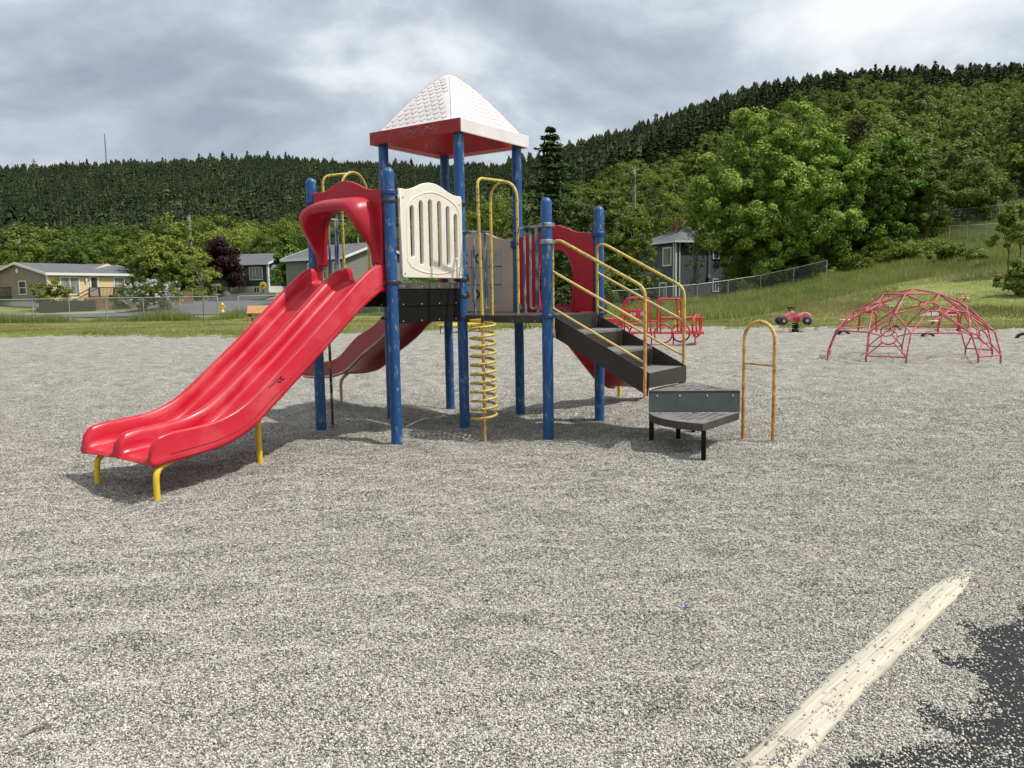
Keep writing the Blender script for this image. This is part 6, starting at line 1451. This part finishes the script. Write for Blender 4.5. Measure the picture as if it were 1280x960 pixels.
# -- trees behind the left houses
LT = [(44, 108, 297, 8.0, L_light, 'yellow green round tree behind the yellow bungalow roof', 9000, 'round'), (100, 100, 299, 8.5, L_mid, 'mid green tree behind the bungalow ridge'), (150, 112, 276, 10.5, L_mid, 'tallest green tree behind the yellow bungalow'), (128, 120, 290, 9, L_light, 'pale tree top left of the tallest tree'), (176, 96, 300, 8.0, L_light, 'light green tree right of the bungalow roof end'),
      (213, 86, 278, 7.6, L_light, 'large rounded green tree by the street corner'), (190, 84, 312, 5.6, L_mid, 'lower green tree above the lilac bush'), (240, 84, 318, 4.6, L_mid, 'green tree close to the plum tree'), (8, 112, 318, 7, L_mid, 'tree behind the tan house'), (72, 118, 306, 7, L_mid, 'dark tree between the bungalow and the hill'),
      (262, 118, 288, 9, L_light, 'green tree behind the utility pole'), (300, 124, 287, 10, L_light, 'light tree above the plum tree'), (335, 118, 292, 9, L_mid, 'tree behind the green house ridge'), (372, 128, 273, 11, L_light, 'large pale green tree behind the green house'), (345, 132, 280, 9, L_light, 'pale tree left of the large pale tree'), (412, 122, 276, 11, L_mid, 'dark leafy tree seen inside the slide hood'),
      (455, 126, 272, 11, L_mid, 'leafy tree seen under the slide hood arch'), (500, 118, 284, 11, L_mid, 'green tree hidden partly by the cream panel'), (548, 116, 286, 11, L_mid, 'green tree behind the cream panel'), (590, 112, 270, 10, L_light, 'green tree between the front roof posts'), (640, 112, 250, 11, L_mid, 'tree between the roof post and the tall spruce'), (-40, 110, 300, 10, L_mid, 'tree beyond the left edge')]
for k, t_ in enumerate(LT):
    px, D_, pyt, w_, m_, lab = t_[:6]; tree('broadleaf_tree', lab, base_at(px, D_), max(3, H_of(px, pyt, D_)), w_, m_, 90+k, 11000, .32, 150, base=.06, clump_r=.085, fill=.35)
D_ = 90; tree('plum_tree', 'dark purple leaved tree left of the green house', base_at(278, D_), H_of(268, 295, D_), 6.2, L_plum, 140, 16000, .30, 80, base=.16, clump_r=.12, lean=.05, kind='cone')
D_ = 80; tree('maple_tree', 'small bright maple in front of the green house', base_at(366, D_), H_of(358, 303, D_), 3.9, L_maple, 141, 9000, .28, 46, base=.12, clump_r=.14, r0=.10)
D_ = 51; tree('sapling', 'thin sapling with a bare trunk in front of the street fence', base_at(254, D_), H_of(252, 312, D_), 1.9, L_light, 142, 900, .17, 22, base=.52, bark=M_barkpale, r0=.06, ntips=12, cat='tree')
D_ = 70; tree('lilac_bush', 'lilac bush covered in pale blossom beside the picket fence', base_at(190, 70), 3.0, 4.4, L_mid, 143, 5000, .2, 40, cat='bush', base=-.05, r0=.04)
me, c_ = crown_mesh('blossom', 144, 2.7, 4.6, 1.6, 150, 2600, .16, L_lilac, 'round', .035, fill=.15); lb = [o_ for o_ in bpy.data.objects if o_.name.startswith('lilac_bush')][0]; o_ = bpy.data.objects.new('blossom', me); COL.objects.link(o_); o_.parent = lb
tree('bush', 'green bush left of the lilac', base_at(158, 73), 2.0, 2.2, L_mid, 145, 3000, .2, 24, cat='bush', base=-.05, r0=.04)
tree('forsythia_bush', 'yellow green ornamental shrub in front of the bungalow window', base_at(64, 71.5), 2.9, 4.6, L_yel, 146, 5200, .2, 60, cat='bush', base=.02, r0=.05, clump_r=.08, fill=.5)
for k, (px, D_, h, w_, lab) in enumerate([(248, 82, 1.3, 3, 'hedge piece left of the driveway'), (262, 88, 1.6, 3, 'dark hedge under the plum tree'), (470, 64, 1.5, 7, 'bush line seen below the upper deck'), (436, 64, 1.3, 6, 'bush line seen left of the front blue post')]):
    tree('hedge', lab, base_at(px, D_), h, w_, L_mid, 150+k, 3500, .2, 36, cat='hedge', base=-.05, r0=.03)

# -- hillside woods : individual broadleaf trees and spruces on the right slope
r_ = np.random.RandomState(21)
protoB = [tree('hillside_tree', 'broadleaf tree in the wood covering the right hillside', (0, 0, 0), 8.5, 8.6, m_, 200+k, 5200, .46, 95, base=.03, clump_r=.095, group='broadleaf trees on the right hillside', fill=.35) for k, m_ in enumerate([L_hill, L_hill2, L_hill2, L_hill, L_hill])]
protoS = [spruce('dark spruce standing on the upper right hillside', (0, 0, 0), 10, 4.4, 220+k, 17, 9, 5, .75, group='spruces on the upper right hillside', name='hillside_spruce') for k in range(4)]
usedB = [False]*5; usedS = [False]*4
def place(protos, used, k, x, y, s, sz=1.0):
    o_ = protos[k] if not used[k] else copy_tree(protos[k]); used[k] = True
    o_.location = (x, y, Tz(x, y)-.2); o_.scale = (s, s, s*sz); o_.rotation_euler = (0, 0, r_.rand()*6.28); return o_
nb = 0; pts_b = []
for D0 in np.arange(84, 300, 7.5):
    for a in np.arange(-.06, .74, 6.2/D0):
        aj = a+(r_.rand()-.5)*4/D0; Dj = D0+(r_.rand()-.5)*6; Dr = float(lerp_tab(RIDGED, aj)); fr_ = (Dj-72)/(Dr-72)
        lim = np.interp(aj, [-.06, .02, .15, .3, .45, .55, .66], [.22, .40, .62, .62, .72, .84, .97])
        if Dj < np.interp(aj, [0, .1, .2, .3, .45, .6], [120, 105, 96, 84, 80, 88]): continue
        if fr_ < lim and fr_ < 1.0: pts_b.append((aj*Dj, Dj))
for x, y in pts_b[:290]:
    kk = r_.randint(5); o_ = place(protoB, usedB, kk, x, y, .72+.5*r_.rand(), .85+.25*r_.rand()); colr = 'pale green' if kk in (0, 3, 4) else 'mid green'
    zone = 'low on the right hill' if y < 105 else 'halfway up the right hill' if y < 150 else 'high on the right hill'; side = 'towards the tall spruce' if x/y < .18 else 'above the big maple' if x/y < .42 else 'above the upper fence'
    o_['label'] = f'{colr} broadleaf tree {zone}, {side}'; o_['group'] = f'{colr} trees {zone}, {side}'
print('hill broadleaf', len(pts_b))
ns = 0; cand = []
for D0 in np.arange(110, 330, 5.2):
    for a in np.arange(-.02, .74, 4.6/D0):
        aj = a+(r_.rand()-.5)*3.5/D0; Dj = D0+(r_.rand()-.5)*5; Dr = float(lerp_tab(RIDGED, aj)); fr_ = (Dj-72)/(Dr-72)
        lim = np.interp(aj, [-.06, .02, .15, .3, .45, .55, .66], [.22, .40, .62, .62, .72, .84, .97])
        if fr_ > 1.04: continue
        if fr_ > lim-.02 or r_.rand() < .045: cand.append((Dj, aj))
cand.sort(key=lambda q: q[0])
for Dj, aj in cand[:285]:
    o_ = place(protoS, usedS, r_.randint(4), aj*Dj, Dj, .60+.55*r_.rand(), .9+.3*r_.rand()); side = 'above the stair handrails' if aj < .24 else 'above the big maple' if aj < .42 else 'above the climbing dome' if aj < .56 else 'near the right edge'
    zone = 'dark spruce on the skyline' if Dj > .88*float(lerp_tab(RIDGED, aj)) else 'dark spruce scattered below the skyline'
    o_['label'] = f'{zone} of the right hill, {side}'; o_['group'] = f'{zone} {side}'
for (px, D_, pyt) in ((1178, 130, 150), (1168, 150, 168), (880, 150, 178), (868, 170, 172)):
    p_ = base_at(px, D_); h = H_of(px, pyt, D_); o_ = copy_tree(protoS[0]); o_.location = p_; o_.scale = (h/10, h/10, h/10)
    o_['label'] = 'large dark spruce standing out among the pale hillside trees'; o_['group'] = 'large spruces among the hillside broadleaf trees'
# -- far conifer forest as one merged mass
def conifer_forest(name, P3, Hs, seed, m):
    r_ = np.random.RandomState(seed); n = len(P3); V = []; Fq_ = []; Ti = []; tiers = 8; per = 6; off = 0
    Vs = np.zeros((n, tiers*per*3, 3)); T_ = np.zeros((n, tiers*per)); base_t = .36+.20*r_.normal(size=n)+.5*(vnoise(P3[:, 0]*.03, P3[:, 1]*.012, 77)-.5)+.30*(r_.rand(n) > .92)+.8*(r_.rand(n) > .985)
    for t in range(tiers):
        z1 = 1-.80*t/tiers; rad = (.05+.30*(t+1)/tiers)*(.75+.5*r_.rand(n)); z0 = z1-.13-.10*r_.rand(n)
        ph = r_.rand(n)*6.28
        for k in range(per):
            a = ph+k*6.283/per+(r_.rand(n)-.5)*.4; wd = .7+.5*r_.rand(n); i = (t*per+k)*3; h_ = Hs
            tip = np.stack([np.cos(a)*rad*h_*.15, np.sin(a)*rad*h_*.15, h_*(z1+.02)], -1)
            e0 = np.stack([np.cos(a-wd*.5)*rad*h_, np.sin(a-wd*.5)*rad*h_, h_*(z0+.06*r_.rand(n))], -1); e1 = np.stack([np.cos(a+wd*.5)*rad*h_*.8, np.sin(a+wd*.5)*rad*h_*.8, h_*(z0-.02+.10*r_.rand(n))], -1)
            Vs[:, i] = P3+tip; Vs[:, i+1] = P3+e0; Vs[:, i+2] = P3+e1; T_[:, t*per+k] = base_t+.28*r_.normal(size=n)
    me = np_mesh(name, Vs.reshape(-1, 3), np.arange(n*tiers*per*3).reshape(-1, 3), m, np.clip(T_.ravel(), 0, 1.3), nper=3)
    o_ = bpy.data.objects.new(name, me); COL.objects.link(o_); tag(o_, kind='stuff'); return o_
N_ = 27000; a = -.82+.98*r_.rand(N_); D = np.sqrt(135**2+(r_.rand(N_))*(640**2-135**2)); 
Dr = lerp_tab(RIDGED, a); ok = (D < Dr*1.05) & (D > np.interp(a, [-.8, -.1, .0, .1], [142, 150, 170, 240]))
a, D = a[ok], D[ok]; x = a*D; Hs = (3.0+4.4*r_.rand(len(a))**1.6)*(.75+.6*vnoise(x*.05, D*.02, 71))*(1+.4*(r_.rand(len(a)) > .96)); z = T(x, D)-.3
conifer_forest('conifer_forest', np.stack([x, D, z], -1), Hs, 5, L_forest)
N_ = 5200; a = .0+.80*r_.rand(N_); Dr = lerp_tab(RIDGED, a); lim = np.interp(a, [-.06, .02, .15, .3, .45, .55, .66], [.22, .40, .62, .62, .72, .84, .97]); q = lim+(1.05-lim)*r_.rand(N_); D = 72+(Dr-72)*q; x = a*D; z = T(x, D)-.3
cutD = cand[min(284, len(cand)-1)][0]; ok = D > cutD*.985
conifer_forest('hill_spruce_forest', np.stack([x, D, z], -1)[ok], (6.4+5.0*r_.rand(ok.sum())**1.5), 6, L_forest)
# pale broadleaf specks inside the conifer hill + left foothill trees
fh = [(a_ if True else 0, D_) for a_, D_ in [(-.62+1.32*r_.rand()*.55, 135+40*r_.rand()) for _ in range(58)]]
pl = [tree('foothill_tree', 'broadleaf tree at the foot of the dark left hill', (0, 0, 0), 7.5, 8.0, m_, 240+k, 3600, .55, 50, base=.03, clump_r=.13, group='broadleaf trees at the foot of the left hill', fill=.35) for k, m_ in enumerate([L_mid, L_light, L_mid])]; ul = [False]*3
for a_, D_ in fh: place(pl, ul, r_.randint(3), a_*D_, D_, .7+.45*r_.rand())

# -- grass blades
def blades(name, x, y, h, w_, tint, seed, m=None):
    r_ = np.random.RandomState(seed); n = len(x); z = T(x, y)+.0; a = r_.rand(n)*6.28; ln = (r_.rand(n)-.5)*.7; dx = np.cos(a)*w_/2; dy = np.sin(a)*w_/2
    V = np.zeros((n, 3, 3)); V[:, 0] = np.stack([x-dx, y-dy, z], -1); V[:, 1] = np.stack([x+dx, y+dy, z], -1); V[:, 2] = np.stack([x+ln*h, y+(r_.rand(n)-.5)*.5*h, z+h], -1)
    me = np_mesh(name, V.reshape(-1, 3), np.arange(n*3).reshape(-1, 3), m or L_grass, tint, nper=3); o_ = bpy.data.objects.new(name, me); COL.objects.link(o_); tag(o_, kind='stuff'); return o_
n_ = 210000; a = -.80+1.62*r_.rand(n_); D = edgeD(a)+.05+(60-edgeD(a))*r_.rand(n_)**1.3; x = a*D
mask = r_.rand(n_) < 1; h = .05+.07*r_.rand(n_); long = np.clip((vnoise(x*.22, D*.22, 41)-.45)*4, 0, 1)*np.clip((a-.1)/.06, 0, 1)*np.clip((D-edgeD(a, False)-5)/6, 0, 1); h = h+long*(.18+.25*r_.rand(n_))
blades('lawn_grass', x, D, h, .035+.02*r_.rand(n_), np.clip(.10+.75*(vnoise(x*.35, D*.35, 44))+.20*r_.normal(size=n_), 0, 1.1), 1, L_lawn)
n_ = 120000; a = .06+.62*r_.rand(n_); D = np.interp(a, [.06, .2, .28, .4, .5, .7], [44, 42, 42, 52, 56, 54])+32*r_.rand(n_); x = a*D; cl = vnoise(x*.9, D*.9, 43)
blades('meadow_grass', x, D, .18+.50*r_.rand(n_)*cl+.1, .05+.03*r_.rand(n_), np.clip(.25+.5*cl+.2*r_.normal(size=n_), 0, 1.1), 2)
n_ = 30000; a = -.82+.98*r_.rand(n_); D = 55.3+1.8*r_.rand(n_)+3*np.clip((a+.37)*20, 0, 1); x = a*D; cl = np.clip(vnoise(x*.7, D*.2, 46)-.30, 0, 1)
blades('fence_weeds', x, D, .15+1.6*cl*r_.rand(n_), .05, np.clip(.15+.4*r_.rand(n_), 0, 1), 3)
# sparse tufts pushing into the gravel edge
n_ = 24000; a = -.75+1.5*r_.rand(n_); D = edgeD(a)-2.4*r_.rand(n_)**2; x = a*D; ok = vnoise(x*1.1, D*1.1, 48) > .56
x, D = x[ok], D[ok]
o_ = blades('edge_grass', x, D, .05+.05*r_.rand(len(x)), .03+0*x, np.clip(.4+.3*r_.rand(len(x)), 0, 1), 4)
# pale rocks on the slope
for k, (px, py, D_, s_, lab) in enumerate([(1176, 360, 38, 1.0, 'long flat pale rock in the grass just above the dome'), (1116, 348, 44, .45, 'small pale rock on the slope left of the dome top')]):
    p_ = base_at(px, D_); bm = bmesh.new(); bmesh.ops.create_icosphere(bm, subdivisions=3, radius=1)
    for v in bm.verts: q = v.co.copy(); f = 1+.25*(float(vnoise(q.x*2+5, q.y*2+q.z, 60+k))-.5); v.co = Vector((q.x*1.0*s_, q.y*.6*s_, q.z*.20*s_))*f
    me = bpy.data.meshes.new('rock'); bm.to_mesh(me); bm.free(); me.materials.append(M_rock); o_ = bpy.data.objects.new('rock', me); COL.objects.link(o_); o_.location = (p_[0], p_[1], p_[2]+.08); tag(o_, lab, 'rock')
